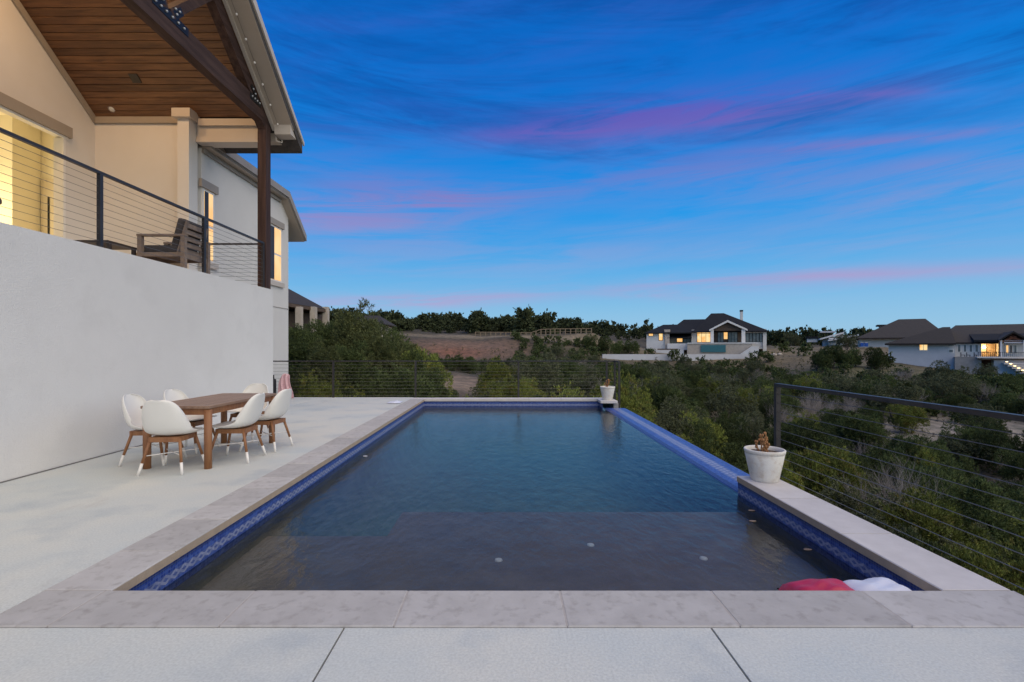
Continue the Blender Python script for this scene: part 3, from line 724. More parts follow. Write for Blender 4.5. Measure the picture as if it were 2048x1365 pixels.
def make_chair():
    t = thing('dining_chair', 'x', 'chair')
    vs, fs = chair_shell()
    sh = MB().add(vs, fs).build('shell', M['shellw'], t, True)
    md = sh.modifiers.new('thick', 'SOLIDIFY'); md.thickness = .010; md.offset = 0
    sh.modifiers.new('smooth', 'SUBSURF').render_levels = 1
    fr = MB()
    for s in (-1, 1):
        fr.beam((s * .15, -.15, .385), (s * .15, .15, .385), .035, .055)
    fr.beam((-.168, -.165, .385), (.168, -.165, .385), .035, .055); fr.beam((-.168, .165, .385), (.168, .165, .385), .035, .055)
    fr.box(-.13, .13, -.14, .14, .40, .413)
    fr.build('seat_frame', M['teak'], t)
    for sx in (-1, 1):
        for sy in (-1, 1):
            top = Vector((sx * .155, sy * .155, .40)); ft = Vector((sx * .235, sy * .255, 0)); k = top.lerp(ft, .67)
            lg = MB().tube(top, k, .0180, .0150, 10).build('leg', M['teak'], t, True)
            MB().tube(k, ft, .0165, .0140, 10).build('leg_sock', M['white_paint'], lg, True)
    rd = MB()
    for a, b_ in (((-1, -1), (1, 1)), ((-1, 1), (1, -1))):
        pa = Vector((a[0] * .155, a[1] * .155, .40)).lerp(Vector((a[0] * .235, a[1] * .255, 0)), .48)
        pb = Vector((b_[0] * .155, b_[1] * .155, .40)).lerp(Vector((b_[0] * .235, b_[1] * .255, 0)), .48)
        rd.tube(pa, pb, .0055, n=8)
    rd.build('cross_rod', M['white_paint'], t, True)
    return t
c0 = make_chair()
spots = [((-3.90, 5.72), 5, 'white shell chair at the table end, its back toward the deck slab joints'),
         ((-3.46, 6.27), 92, 'white shell chair on the pool side of the table, beside the table end chair'),
         ((-3.41, 6.95), 86, 'white shell chair on the pool side of the table, nearer the cable railing'),
         ((-4.42, 6.13), -86, 'white shell chair between table and wall, beside the table end chair'),
         ((-4.42, 6.84), -94, 'white shell chair between table and wall, nearer the cable railing'),
         ((-4.08, 7.70), 176, 'white shell chair at the table end toward the far cable railing')]
for i, ((x, y), a, lab) in enumerate(spots):
    o = c0 if i == 0 else copy_tree(c0)
    o.location = (x, y, 0); o.rotation_euler = (0, 0, R(a)); o['label'] = lab; o['group'] = 'white shell chairs round the dining table'

tx0, tx1, ty0, ty1 = -4.30, -3.49, 5.74, 7.40
tb = thing('dining_table', 'teak slatted dining table standing on the deck by the white wall', 'table', ((tx0 + tx1) / 2, (ty0 + ty1) / 2, 0))
TL = root_loc(tb)
fr = MB(); fr.box(tx0, tx0 + .07, ty0, ty1, .712, .742); fr.box(tx1 - .07, tx1, ty0, ty1, .712, .742); fr.box(tx0 + .072, tx1 - .072, ty0, ty0 + .07, .712, .742); fr.box(tx0 + .072, tx1 - .072, ty1 - .07, ty1, .712, .742)
fr.build('top_frame', M['teak_top'], tb)
n = 8; w_ = (tx1 - tx0 - .148) / n
slm = MB().cbox(-w_ / 2 + .002, w_ / 2 - .002, -(ty1 - ty0) / 2 + .073, (ty1 - ty0) / 2 - .073, .712, .741, .003).mesh('slat', M['teak_top'])
for i in range(n):
    o = bpy.data.objects.new('slat', slm); link(o); o.parent = tb; o.location = (tx0 + .074 + w_ * (i + .5) - TL[0], 0, 0)
ap = MB(); ap.box(tx0 + .035, tx1 - .035, ty0 + .03, ty0 + .055, .635, .711); ap.box(tx0 + .035, tx1 - .035, ty1 - .055, ty1 - .03, .635, .711)
ap.box(tx0 + .03, tx0 + .055, ty0 + .056, ty1 - .056, .635, .711); ap.box(tx1 - .055, tx1 - .03, ty0 + .056, ty1 - .056, .635, .711); ap.build('apron', M['teak'], tb)
for x in (tx0 + .045, tx1 - .045):
    for y in (ty0 + .045, ty1 - .045):
        MB().tube((x, y, 0), (x, y, .70), .042, .044, 16).build('leg', M['teak'], tb, True)

# planters
def planter(label, x, y, h, rt, rb, z, seed):
    t = thing('planter_pot', label, 'flower pot', (x, y, z), 'white pots at the ends of the overflow edge')
    MB().lathe([(0, .0), (rb, 0), (rb + .006, .006), (rb + (rt - rb) * .86, h * .86), (rt * .945, h * .865), (rt * .965, h * .875), (rt, h - .008), (rt - .008, h), (rt - .022, h - .002), (rt - .028, h * .9), (rt - .05, h * .6)], (x, y, z), 40).build('pot', M['pot'], t, True)
    r_ = random.Random(seed)
    MB().lathe([(rt - .033, h * .875), (rt * .5, h * .90), (0.001, h * .915)], (x, y, z), 24).build('soil', M['soil'], t, True)
    dp = MB()
    for i in range(7):
        a = r_.uniform(0, 6.28); l = r_.uniform(.09, .24); p = Vector((x + r_.uniform(-.05, .03), y + r_.uniform(-.04, .04), z + h * .88)); d = Vector((math.cos(a) * .5, math.sin(a) * .5, 1)).normalized()
        for s in range(4):
            q = p + d * (l / 4); dp.tube(p, q, .009 - .001 * s, .008 - .001 * s, 6); p = q
            d = (d + Vector((r_.uniform(-.3, .3), r_.uniform(-.3, .3), .1))).normalized()
            if s: 
                for _ in range(2):
                    a2 = r_.uniform(0, 6.28); dp.ico(p + Vector((math.cos(a2), math.sin(a2), .4)) * .012, .012, 1, (1, 1, 1.6))
    dp.build('dried_plant', M['dryplant'], t, True)
    lf = MB()
    for i in range(14):
        a = r_.uniform(0, 6.28); q = r_.uniform(0, rt * .7); lf.ico((x + math.cos(a) * q, y + math.sin(a) * q, z + h * .905), r_.uniform(.012, .026), 1, (1.3, .8, .35))
    lf.build('leaf_litter', M['greywood'], t)
planter('whitewashed pot with a dried stem on the coping beside the cable railing end post', 2.765, 5.27, .335, .205, .132, .006, 3)
planter('whitewashed pot on the corner coping in front of the far cable railing', 2.74, 13.42, .37, .205, .125, .006, 5)

# inflatable float in the near corner
fl = thing('pool_float', 'red and white inflatable float lying on the water by the coping', 'pool float', (2.1, 3.1, WATER))
def pillow(x0, x1, y0, y1, z0, h, m, name, seed):
    r_ = random.Random(seed); nx, ny = 16, 12; vs = []; fs = []
    for sgn in (1, -1):
        for j in range(ny + 1):
            for i in range(nx + 1):
                u = i / nx * 2 - 1; v = j / ny * 2 - 1
                k = max(0, (1 - abs(u) ** 3.5)) ** .5 * max(0, (1 - abs(v) ** 3.5)) ** .5
                rip = .006 * math.sin(u * 7 + v * 3 + seed) + .005 * math.sin(v * 9 - u * 4)
                vs.append(((x0 + x1) / 2 + u * (x1 - x0) / 2, (y0 + y1) / 2 + v * (y1 - y0) / 2 + .02 * math.sin(u * 4), z0 + h / 2 + sgn * (h / 2) * k + (rip * k if sgn > 0 else 0)))
    st = (nx + 1) * (ny + 1)
    for s in range(2):
        for j in range(ny):
            for i in range(nx):
                a = s * st + j * (nx + 1) + i; fs.append((a, a + 1, a + nx + 2, a + nx + 1))
    return MB().add(vs, fs).build(name, m, fl, True)
pillow(1.74, 2.16, 2.87, 3.16, WATER - .03, .205, M['red'], 'red_cushion', 1)
pillow(2.08, 2.50, 2.87, 3.16, WATER - .03, .205, M['whitevinyl'], 'white_cushion', 4)

# towel and bag at the far left, cloth on the deck, leaves in the water
def drape(name, x0, x1, y, z0, z1, m, seed, fold=.05, taper=.55):
    nx, nz = 26, 24; vs = []; fs = []
    for j in range(nz + 1):
        f = j / nz
        for i in range(nx + 1):
            u = i / nx * 2 - 1; w = (taper + (1 - taper) * (1 - f) ** .8) * (x1 - x0) / 2
            x = (x0 + x1) / 2 + u * w + .03 * math.sin(f * 5 + seed); yy = y + fold * math.sin(u * 8 + f * 2 + seed) * (1 - .5 * f) - .10 * (1 - f)
            vs.append((x, yy, z0 + (z1 - z0) * f * (1 - .10 * u * u)))
    for j in range(nz):
        for i in range(nx):
            a = j * (nx + 1) + i; fs.append((a, a + 1, a + nx + 2, a + nx + 1))
    o = MB().add(vs, fs).build(name, m, None, True, origin=((x0 + x1) / 2, y, z0))
    o.modifiers.new('thick', 'SOLIDIFY').thickness = .012
    return o
tag(drape('towel', -6.55, -6.10, 13.98, .004, .70, M['pinktowel'], 1.0), 'pale pink towel hanging against the cable railing by the house corner', 'towel')
bg_ = MB(); bg_.rbox(-6.70, -6.60, 13.85, 14.02, .0, .55, .04); bg_.tube((-6.65, 13.93, .53), (-6.65, 13.93, .66), .02)
tag(bg_.build('furled_umbrella_bag', M['blackcloth'], None, True, origin=(-6.65, 13.93, 0)), 'narrow black bag standing beside the pink towel at the house corner', 'bag')
cl = MB(); nx = 18; vs = []; fs = []
for j in range(nx + 1):
    for i in range(nx + 1):
        u, v = i / nx * 2 - 1, j / nx * 2 - 1; rr = max(0, 1 - (u * u + v * v) ** 1.2)
        vs.append((-2.93 + u * .17, 12.75 + v * .24, .014 + .055 * max(0, rr) * (.6 + .4 * math.sin(5 * u + 3 * v) * math.cos(4 * v))))
for j in range(nx):
    for i in range(nx):
        a = j * (nx + 1) + i; fs.append((a, a + 1, a + nx + 2, a + nx + 1))
tag(cl.add(vs, fs).build('folded_cloth', M['whitevinyl'], None, True, origin=(-2.93, 12.75, 0)), 'small crumpled white cloth lying on the deck by the coping', 'cloth')
for k, (x, y, z, m, lab) in enumerate(((-2.14, 7.37, WATER + .004, 'whitevinyl', 'small pale leaf floating beside the left tile band'), (-1.53, 3.05, WATER + .004, 'dryplant', 'small tan leaf floating near the shelf corner'),
                             (2.42, 3.95, WATER + .004, 'greywood', 'small brown leaf floating by the right tile band'), (2.30, 4.6, WATER + .004, 'greywood', 'small brown leaf floating by the right tile band'), (2.44, 4.9, WATER + .004, 'greywood', 'small brown leaf floating by the right tile band'))):
    o = MB().ico((x, y, z), .028, 2, (1.3, .7, .16)).build('floating_leaf', M[m], None, True, origin=(x, y, z)); tag(o, lab, 'leaf', 'leaves floating on the pool')

# ================================================================== furniture on the balcony
ac = thing('lounge_chair', 'weathered slatted wood lounge chair with charcoal cushions on the balcony', 'armchair', (-5.9, 8.7, BZ + .0))
ax0, ax1, ay0, ay1 = -6.31, -5.50, 8.345, 9.07
for x in (ax0, ax1 - .07):
    for y in (ay0, ay1 - .07): MB().box(x, x + .07, y, y + .07, BZ, BZ + .585).build('leg', M['greywood'], ac)
for y in (ay0 - .005, ay1 - .075): MB().box(ax0 - .01, ax1 + .01, y, y + .085, BZ + .587, BZ + .62).build('armrest', M['greywood'], ac)
sr = MB()
for y in (ay0 + .012, ay1 - .058): sr.box(ax0 + .071, ax1 - .071, y, y + .045, BZ + .24, BZ + .31)
sr.box(ax0 + .01, ax0 + .05, ay0 + .071, ay1 - .071, BZ + .24, BZ + .31); sr.box(ax1 - .06, ax1 - .02, ay0 + .071, ay1 - .071, BZ + .22, BZ + .30)
sr.box(ax0 + .06, ax1 - .07, ay0 + .071, ay1 - .071, BZ + .285, BZ + .305)
sr.build('seat_rail', M['greywood'], ac)
for k in range(5):
    z = BZ + .33 + k * .105; x = ax1 - .14 + k * .026
    MB().beam((x, ay0 + .10, z + .043), (x, ay1 - .10, z + .043), .09, .022, (1, 0, .25)).build('back_slat', M['greywood'], ac)
bs = MB()
for y in (ay0 + .085, ay1 - .085): bs.beam((ax1 - .17, y, BZ + .28), (ax1 - .005, y, BZ + .86), .03, .06, (0, 1, 0))
bs.build('back_frame', M['greywood'], ac)
MB().rbox(ax0 + .03, ax1 - .17, ay0 + .08, ay1 - .08, BZ + .31, BZ + .45, .03).build('seat_cushion', M['cushion'], ac, True)
MB().rbox(-.07, .07, ay0 + .09, ay1 - .09, 0, .50, .035).xform(Matrix.Translation((ax1 - .24, 0, BZ + .43)) @ Matrix.Rotation(R(15), 4, 'Y')).build('back_cushion', M['cushion'], ac, True)
ct = thing('coffee_table', 'low dark slatted coffee table on the balcony beside the lounge chair', 'table', (-6.6, 8.1, BZ))
for k in range(5):
    MB().cbox(-6.98, -6.36, 7.80 + k * .125, 7.915 + k * .125, BZ + .36, BZ + .395, .004).build('slat', M['darkwood'], ct)
for x in (-6.95, -6.42):
    for y in (7.84, 8.36): MB().box(x, x + .05, y, y + .05, BZ, BZ + .359).build('leg', M['darkwood'], ct)
so = thing('ottoman', 'round tan wicker ottoman on the balcony behind the lounge chair', 'ottoman', (-6.72, 9.5, BZ))
MB().lathe([(0, 0), (.34, 0), (.40, .03), (.42, .34), (.38, .47), (.30, .50), (0, .51)], (-6.72, 9.5, BZ), 28).build('body', M['wicker'], so, True)
MB().rbox(-6.85, -6.5, 9.35, 9.6, BZ + .50, BZ + .56, .025).build('cushion', M['cushion'], so, True)
lt = thing('side_table', 'small white side table on the balcony by the railing post', 'table', (-7.6, 8.6, BZ))
MB().cbox(-7.9, -7.3, 8.35, 8.85, BZ + .42, BZ + .46, .01).build('table_top', M['white_paint'], lt)
for x in (-7.86, -7.38):
    for y in (8.38, 8.78): MB().box(x, x + .04, y, y + .04, BZ, BZ + .42).build('leg', M['white_paint'], lt)
ba = thing('patio_chair', 'dark curved patio chair on the balcony in front of the lit door', 'armchair', (-5.95, 5.4, BZ))
pa = MB()
for k in range(13):
    a = R(-20 + k * 18); b2 = R(-20 + (k + 1) * 18)
    if k < 12: pa.beam((-6.0 + .3 * math.cos(a), 5.35 + .32 * math.sin(a), BZ + .345), (-6.0 + .3 * math.cos(b2), 5.35 + .32 * math.sin(b2), BZ + .345), .05, .04)
pa.build('arm_ring', M['darkwood'], ba)
MB().lathe([(0, .22), (.27, .22), (.28, .25), (0, .26)], (-6.0, 5.35, BZ), 20).build('seat', M['darkwood'], ba)
for a in (45, 135, 225, 315): MB().tube((-6.0 + .27 * math.cos(R(a)), 5.35 + .29 * math.sin(R(a)), BZ), (-6.0 + .27 * math.cos(R(a)), 5.35 + .29 * math.sin(R(a)), BZ + .33), .02).build('leg', M['darkwood'], ba)
# ================================================================== terrain
def at(px, py, Y): return ((px - 1015) * Y / 980, 1.42 + (697 - py) * Y / 980)
ctrl = np.array([
    (4, 0, -3.6), (4, 5, -3.6), (4, 10, -3.5), (4, 14, -3.2), (0, 15.5, -2.4), (-6, 15.5, -1.6), (0, 5, -3.9), (-8, 5, -3.5), (-12, 15, -1.4), (-12, 22, -1.0), (-15, 40, -.3),
    (-6, 25, -2.2), (0, 28, -2.8), (-4, 38, -2.2), (-4, 46, -1.9), (-6, 60, -1.7), (3, 45, -2.8), (0, 80, -2.6), (-12, 85, -2.0), (-25, 60, 0.6), (-30, 90, 2.0), (-18, 98, -.5), (0, 99, -.5), (-20, 117, 4.2), (0, 117, 4.0), (12, 112, 1.8),
    (-8, 125, 4.55), (8, 125, 4.7), (22, 126, 5.4), (-40, 125, 6), (-40, 170, 8.2), (-10, 170, 7.4), (20, 175, 7.6), (-60, 230, 12), (0, 230, 11), (40, 230, 9.0), (35, 165, 4.8), (55, 170, 3.5), (80, 180, 2.5), (120, 190, 2.4), (170, 200, 2.5), (230, 220, 4),
    (7, 8, -4.6), (8, 16, -4.8), (14, 10, -6.3), (16, 20, -6.6), (10, 30, -5.6), (25, 15, -7.2), (28, 30, -7.4), (20, 45, -5.6), (42, 46, -5.7), (50, 40, -6.2), (38, 60, -5.2), (12, 60, -3.6), (12, 85, -3.2), (22, 96, -3.2), (35, 96, -3.4), (50, 96, -3.0), (22, 103.5, -1.3), (36, 103.5, -1.3), (50, 103.5, -1.1), (60, 60, -5.0),
    (25, 114, -.2), (45, 114, -.3), (62, 116, -.1), (32, 138, 1.5), (60, 140, 1.8), (58, 82, -1.9), (70, 100, .2), (63, 92, -.8), (84, 120, 1.6), (72, 82, -2.6), (78, 74, -4.4), (88, 80, -3.2), (95, 90, -1.6), (110, 90, -.5), (100, 120, 1.2), (70, 70, -3.8), (90, 70, -4.6), (40, 5, -7.5), (60, 20, -8), (100, 40, -8), (150, 90, -3),
    (-60, 40, 1), (-90, 100, 6), (-120, 200, 15), (-60, 0, -2), (0, -40, -3), (60, -40, -7), (0, 420, 14), (200, 420, 6), (-250, 400, 18), (400, 300, 4), (0, 1000, 10), (900, 900, 8), (-900, 900, 12), (400, -100, -5), (-400, 0, 0), (2500, 2500, 8), (-2500, 2500, 10), (0, 3000, 10)], float)
def rbf_fit(c):
    P = c[:, :2]; d = np.sqrt(((P[:, None] - P[None]) ** 2).sum(-1)); n = len(c)
    A = np.zeros((n + 3, n + 3)); A[:n, :n] = d; A[:n, n] = 1; A[:n, n + 1:] = P; A[n, :n] = 1; A[n + 1:, :n] = P.T
    return np.linalg.solve(A, np.concatenate([c[:, 2], np.zeros(3)]))
rw = rbf_fit(ctrl)
def ground_z(x, y):
    x = np.atleast_1d(np.asarray(x, float)); y = np.atleast_1d(np.asarray(y, float))
    d = np.sqrt((x[:, None] - ctrl[None, :, 0]) ** 2 + (y[:, None] - ctrl[None, :, 1]) ** 2)
    z = d @ rw[:len(ctrl)] + rw[len(ctrl)] + rw[len(ctrl) + 1] * x + rw[len(ctrl) + 2] * y
    z += .22 * np.sin(x * .31 + y * .17) * np.sin(y * .23 - x * .11) + .10 * np.sin(x * .9 + 1) * np.sin(y * .8)
    return z
def axis(parts): return np.unique(np.concatenate([np.linspace(a, b, n) for a, b, n in parts]))
gx = axis([(-3000, -400, 10), (-400, -80, 26), (-80, 130, 190), (130, 420, 40), (420, 3000, 10)])
gy = axis([(-400, -20, 12), (-20, 150, 170), (150, 300, 60), (300, 600, 20), (600, 4000, 14)])
GX, GY = np.meshgrid(gx, gy); gz = np.concatenate([ground_z(GX[i], GY[i]) for i in range(len(gy))])
nxg = len(gx)
gf = [(j * nxg + i, j * nxg + i + 1, (j + 1) * nxg + i + 1, (j + 1) * nxg + i) for j in range(len(gy) - 1) for i in range(nxg - 1)]
gme = bpy.data.meshes.new('ground')
gme.from_pydata(np.stack([GX.ravel(), GY.ravel(), gz], 1).tolist(), [], gf)
gx_, gy_ = GX.ravel(), GY.ravel()
def blob(x, y, cx, cy, rx, ry, p=2): return np.exp(-(np.abs((x - cx) / rx) ** p + np.abs((y - cy) / ry) ** p))
base = np.tile(np.array([.060, .050, .032]), (len(gx_), 1))
def lay(col, w):
    global base
    w = np.clip(w, 0, 1)[:, None]; base = base * (1 - w) + np.array(col) * w
lay((.145, .115, .070), blob(gx_, gy_, 72, 112, 42, 30, 3)); lay((.15, .12, .075), blob(gx_, gy_, 40, 118, 26, 14, 4)); lay((.095, .090, .045), blob(gx_, gy_, 58, 80, 14, 8))
lay((.17, .105, .072), blob(gx_, gy_, -9, 106, 13, 9, 4)); lay((.20, .16, .11), blob(gx_, gy_, 0, 121, 30, 3.6, 4)); lay((.19, .085, .052), blob(gx_, gy_, -11, 103, 6, 4))
lay((.24, .18, .135), blob(gx_, gy_, -4.3, 47, 3.6, 8, 4)); lay((.26, .235, .215), blob(gx_, gy_, 41, 43, 11, 8)); lay((.16, .145, .125), blob(gx_, gy_, 30, 52, 8, 4))
ca = gme.color_attributes.new('soil', 'FLOAT_COLOR', 'POINT')
ca.data.foreach_set('color', np.concatenate([base, np.ones((len(gx_), 1))], 1).astype(np.float32).ravel())
gme.shade_smooth()
gm = mat('hill_soil', (.1, .08, .05), (.1, .1, .1), 1.0, .95, .8, 3.0, bdist=.15)
t = gm.node_tree; pb = t.nodes['Principled BSDF']
at_ = t.nodes.new('ShaderNodeAttribute'); at_.attribute_name = 'soil'
ge = t.nodes.new('ShaderNodeNewGeometry'); nz = t.nodes.new('ShaderNodeTexNoise'); nz.inputs['Scale'].default_value = .9; nz.inputs['Detail'].default_value = 9; nz.inputs['Roughness'].default_value = .7
t.links.new(ge.outputs['Position'], nz.inputs['Vector'])
rp = t.nodes.new('ShaderNodeValToRGB'); rp.color_ramp.elements[0].position = .32; rp.color_ramp.elements[0].color = (.38, .42, .36, 1); rp.color_ramp.elements[1].position = .68; rp.color_ramp.elements[1].color = (1.5, 1.42, 1.35, 1)
t.links.new(nz.outputs[0], rp.inputs[0])
mxn = t.nodes.new('ShaderNodeMix'); mxn.data_type = 'RGBA'; mxn.blend_type = 'MULTIPLY'; mxn.inputs[0].default_value = 1
t.links.new(at_.outputs['Color'], mxn.inputs[6]); t.links.new(rp.outputs[0], mxn.inputs[7]); t.links.new(mxn.outputs[2], pb.inputs['Base Color'])
gme.materials.append(gm)
struct(link(bpy.data.objects.new('ground', gme)))

# ================================================================== houses across the valley
M['roofA'] = mat('standing_seam_roof', (.016, .017, .020), (.024, .025, .028), 1.5, .8, stretch=(3, .2, .2), spec=.1)
M['roofB'] = mat('brown_shingle', (.026, .021, .019), (.018, .015, .014), 2.5, .9, .5, 8)
M['roofC'] = mat('grey_shingle', (.040, .033, .029), (.027, .022, .020), 2.5, .9, .5, 8)
M['hwhite'] = mat('far_white_wall', (.70, .68, .65), (.64, .62, .59), 1.2, .85)
M['hgrey'] = mat('far_grey_siding', (.56, .56, .58), (.52, .52, .54), 1.2, .8)
M['hstone'] = mat('far_limestone', (.50, .43, .36), (.42, .36, .30), 2.5, .9, .4, 8)
M['hbrown'] = mat('far_cedar', (.10, .065, .042), (.07, .045, .03), 2, .7)
M['horange'] = mat('far_red_cedar', (.22, .07, .025), (.16, .05, .02), 2, .7)
M['hwarm'] = mat('far_warm_wall', (.55, .40, .25), None, rough=.8)
M['bluepl'] = mat('blue_plastic', (.02, .10, .42), None, rough=.5)
M['poolt'] = mat('spillway_tile', (.05, .17, .19), (.04, .14, .16), 6, .3)
M['steplamp'] = glow('step_lamp', (1, .72, .34), 2.2)
M['fencew'] = mat('new_fence_wood', (.22, .165, .11), (.18, .135, .09), 4, .8)

class Frame:
    """a house front turned toward the pool: local u along the front, local y depth, placed at the ray of pixel pc at distance Y0"""
    def __init__(s, pc, Y0, deg): s.o = ((pc - 1015) / 980 * Y0, Y0); s.a = R(deg)
    def f(s, px, py, Y):
        q = (px - 1015) / 980; c, n = math.cos(s.a), math.sin(s.a); v = Y - s.o[1]
        u = (q * (s.o[1] + c * v) - s.o[0] - n * v) / (c + n * q)
        yy = s.o[1] - n * u + c * v
        return u, 1.42 + (697 - py) * yy / 980
    def root(s, o): o.location = (s.o[0], s.o[1], 0); o.rotation_euler = (0, 0, -s.a); FRAMES[o.name] = (0, s.o[1], 0); return o
FA, FB, FC, FD = Frame(1410, 120., 20), Frame(1900, 85., 38), Frame(1800, 120., 34), Frame(1680, 150., 30)
def A(zx, zy, Y=120.): return FA.f(1280 + zx / 7.314, 600 + zy / 7.314, Y)
def win(par, x0, x1, z0, z1, yw, m, mull=0, fm='windark', name='window', trans=0):
    f = MB().box(x0 - .1, x1 + .1, yw - .05, yw + .02, z0 - .1, z1 + .1).build(name, M[fm], par)
    n = max(1, mull)
    for i in range(n):
        a = x0 + (x1 - x0) * i / n + (.04 if i else 0); b_ = x0 + (x1 - x0) * (i + 1) / n - (.04 if i < n - 1 else 0)
        if trans:
            zt = z1 - (z1 - z0) * trans
            MB().box(a, b_, yw - .075, yw - .055, z0, zt - .06).build('pane', M[m], f); MB().box(a, b_, yw - .075, yw - .055, zt + .06, z1).build('pane', M[m], f)
        else: MB().box(a, b_, yw - .075, yw - .055, z0, z1).build('pane', M[m], f)
    return f
def boxz(par, name, m, f, zx0, zx1, zy0, zy1, Y, depth):
    x0, za = f(zx0, zy0, Y); x1, zb = f(zx1, zy1, Y)
    return MB().box(x0, x1, Y, Y + depth, zb, za).build(name, M[m], par)
hA = thing('house', 'white house with black metal hip roof and brown gabled porch across the valley', 'house', (45, 126, 0)); FA.root(hA)
boxz(hA, 'wall', 'hwhite', A, 95, 385, 478, 745, 120, 14)
boxz(hA, 'wall', 'hwhite', A, 390, 770, 540, 720, 124.5, 12)
boxz(hA, 'wall', 'hwhite', A, 752, 1850, 440, 720, 122, 18)
boxz(hA, 'wall', 'hwhite', A, 1800, 1852, 472, 760, 121.4, 16)
def hipz(par, m, f, zx0, zx1, ze, xa, xb, zr, y0, y1, name='roof', Yf=None):
    yr = (y0 + y1) / 2
    x0, e0 = f(zx0, ze, y0); x1, _ = f(zx1, ze, y0); a, r0 = f(xa, zr, yr); b_, _ = f(xb, zr, yr)
    return MB().hip(x0, x1, y0, y1, e0, a, b_, yr, r0, .25).build(name, M[m], par)
hipz(hA, 'roofA', A, 75, 760, 483, 340, 560, 365, 119, 134)
hipz(hA, 'roofA', A, 400, 1300, 470, 640, 1000, 290, 121, 140)
rA = hipz(hA, 'roofA', A, 770, 1885, 465, 1040, 1225, 200, 120.5, 143)
x0, z0 = A(395, 553, 119.5); x1, z1 = A(752, 468, 124.5)
MB().prism([(119.5, z0), (125.5, z1 + .3), (125.5, z1 + .1), (119.5, z0 - .2)], 'x', x0, x1).build('porch_roof', M['roofA'], hA)
# gabled porch
xl, ze = A(1015, 436, 116.); xr, _ = A(1568, 436, 116.); xm, zr = A(1282, 300, 116.)
gp = MB(); gp.prism([(xl, ze), (xm, zr), (xr, ze), (xr, ze - .35), (xm, zr - .42), (xl, ze - .35)], 'y', 116, 131); gp.build('gable_roof', M['roofA'], hA)
gp = MB(); gp.prism([(xl - .05, ze), (xm, zr + .05), (xr + .05, ze), (xr + .05, ze - .4), (xm, zr - .45), (xl - .05, ze - .4)], 'y', 115.85, 115.99); gp.build('gable_fascia', M['hwhite'], hA)
gp = MB(); gp.prism([(xl + .6, ze - .3), (xm, zr - .46), (xr - .6, ze - .3)], 'y', 117.0, 117.2); gp.build('gable_infill', M['hbrown'], hA)
boxz(hA, 'porch_back', 'hbrown', A, 1060, 1500, 420, 640, 121.7, .25)
boxz(hA, 'column', 'hwhite', A, 1033, 1078, 432, 640, 116.2, .9); boxz(hA, 'column', 'hwhite', A, 1488, 1540, 432, 640, 116.2, .9)
def winz(par, f, zx0, zx1, zy0, zy1, Y, m, mull=0, trans=0, fm='roofA'):
    a, z1_ = f(zx0, zy0, Y); b_, z0_ = f(zx1, zy1, Y); return win(par, a, b_, z0_, z1_, Y, m, mull, fm, trans=trans)
winz(hA, A, 130, 190, 498, 528, 120, 'winlit'); winz(hA, A, 278, 330, 496, 592, 120, 'winlit2', 1)
winz(hA, A, 542, 620, 566, 616, 124.5, 'winlit'); winz(hA, A, 632, 735, 566, 616, 124.5, 'windark', 2)
winz(hA, A, 838, 1028, 446, 618, 122, 'winlit2', 3, .27)
winz(hA, A, 1140, 1220, 472, 618, 121.7, 'windark', 2); winz(hA, A, 1226, 1280, 472, 575, 121.7, 'winlit'); winz(hA, A, 1292, 1422, 472, 618, 121.7, 'windark', 3)
for k in range(5): winz(hA, A, 1552 + k * 50, 1590 + k * 50, 494, 614, 122, 'windark', 1)
boxz(hA, 'chimney', 'hstone', A, 355, 440, 436, 484, 119.4, 1.2); boxz(hA, 'chimney_stack', 'hstone', A, 366, 430, 485, 720, 119.5, 1.0)
boxz(hA, 'flue', 'hwhite', A, 1466, 1506, 168, 330, 131, .7); boxz(hA, 'flue_cap', 'roofA', A, 1462, 1510, 150, 170, 130.9, .9)
boxz(hA, 'terrace', 'hstone', A, 690, 1640, 640, 800, 112, 9.6)
boxz(hA, 'terrace_top', 'hwhite', A, 690, 1730, 628, 640, 111.8, 9.9)
boxz(hA, 'spillway', 'poolt', A, 890, 1255, 662, 766, 111.7, .25)
x0, z0 = A(1470, 792, 111); x1, z1 = A(1640, 680, 111); x2, _ = A(1735, 680, 111)
MB().prism([(x0, z0 - 1), (x0, z0), (x1, z1), (x2, z1), (x2, z0 - 1)], 'y', 110.7, 111.6).build('stair_wall', M['hwhite'], hA)
boxz(hA, 'low_wall', 'hwhite', A, 235, 640, 735, 800, 113, 4); boxz(hA, 'low_wall', 'hwhite', A, 0, 235, 720, 775, 115, 3); boxz(hA, 'low_wall', 'hwhite', A, 400, 700, 640, 735, 118, 4)
boxz(hA, 'planter_wall', 'hbrown', A, 255, 560, 716, 734, 114, 1.5)
x0, z0 = at(1205, 709, 106); x1, z1 = at(1515, 719, 106)
tag(MB().box(x0, x1, 106, 106.6, z1 - 2, z0).build('retaining_wall', M['hgrey'], None, origin=((x0 + x1) / 2, 106.3, z1 - 2)), 'long low pale retaining wall in front of the black-roofed house', 'wall')

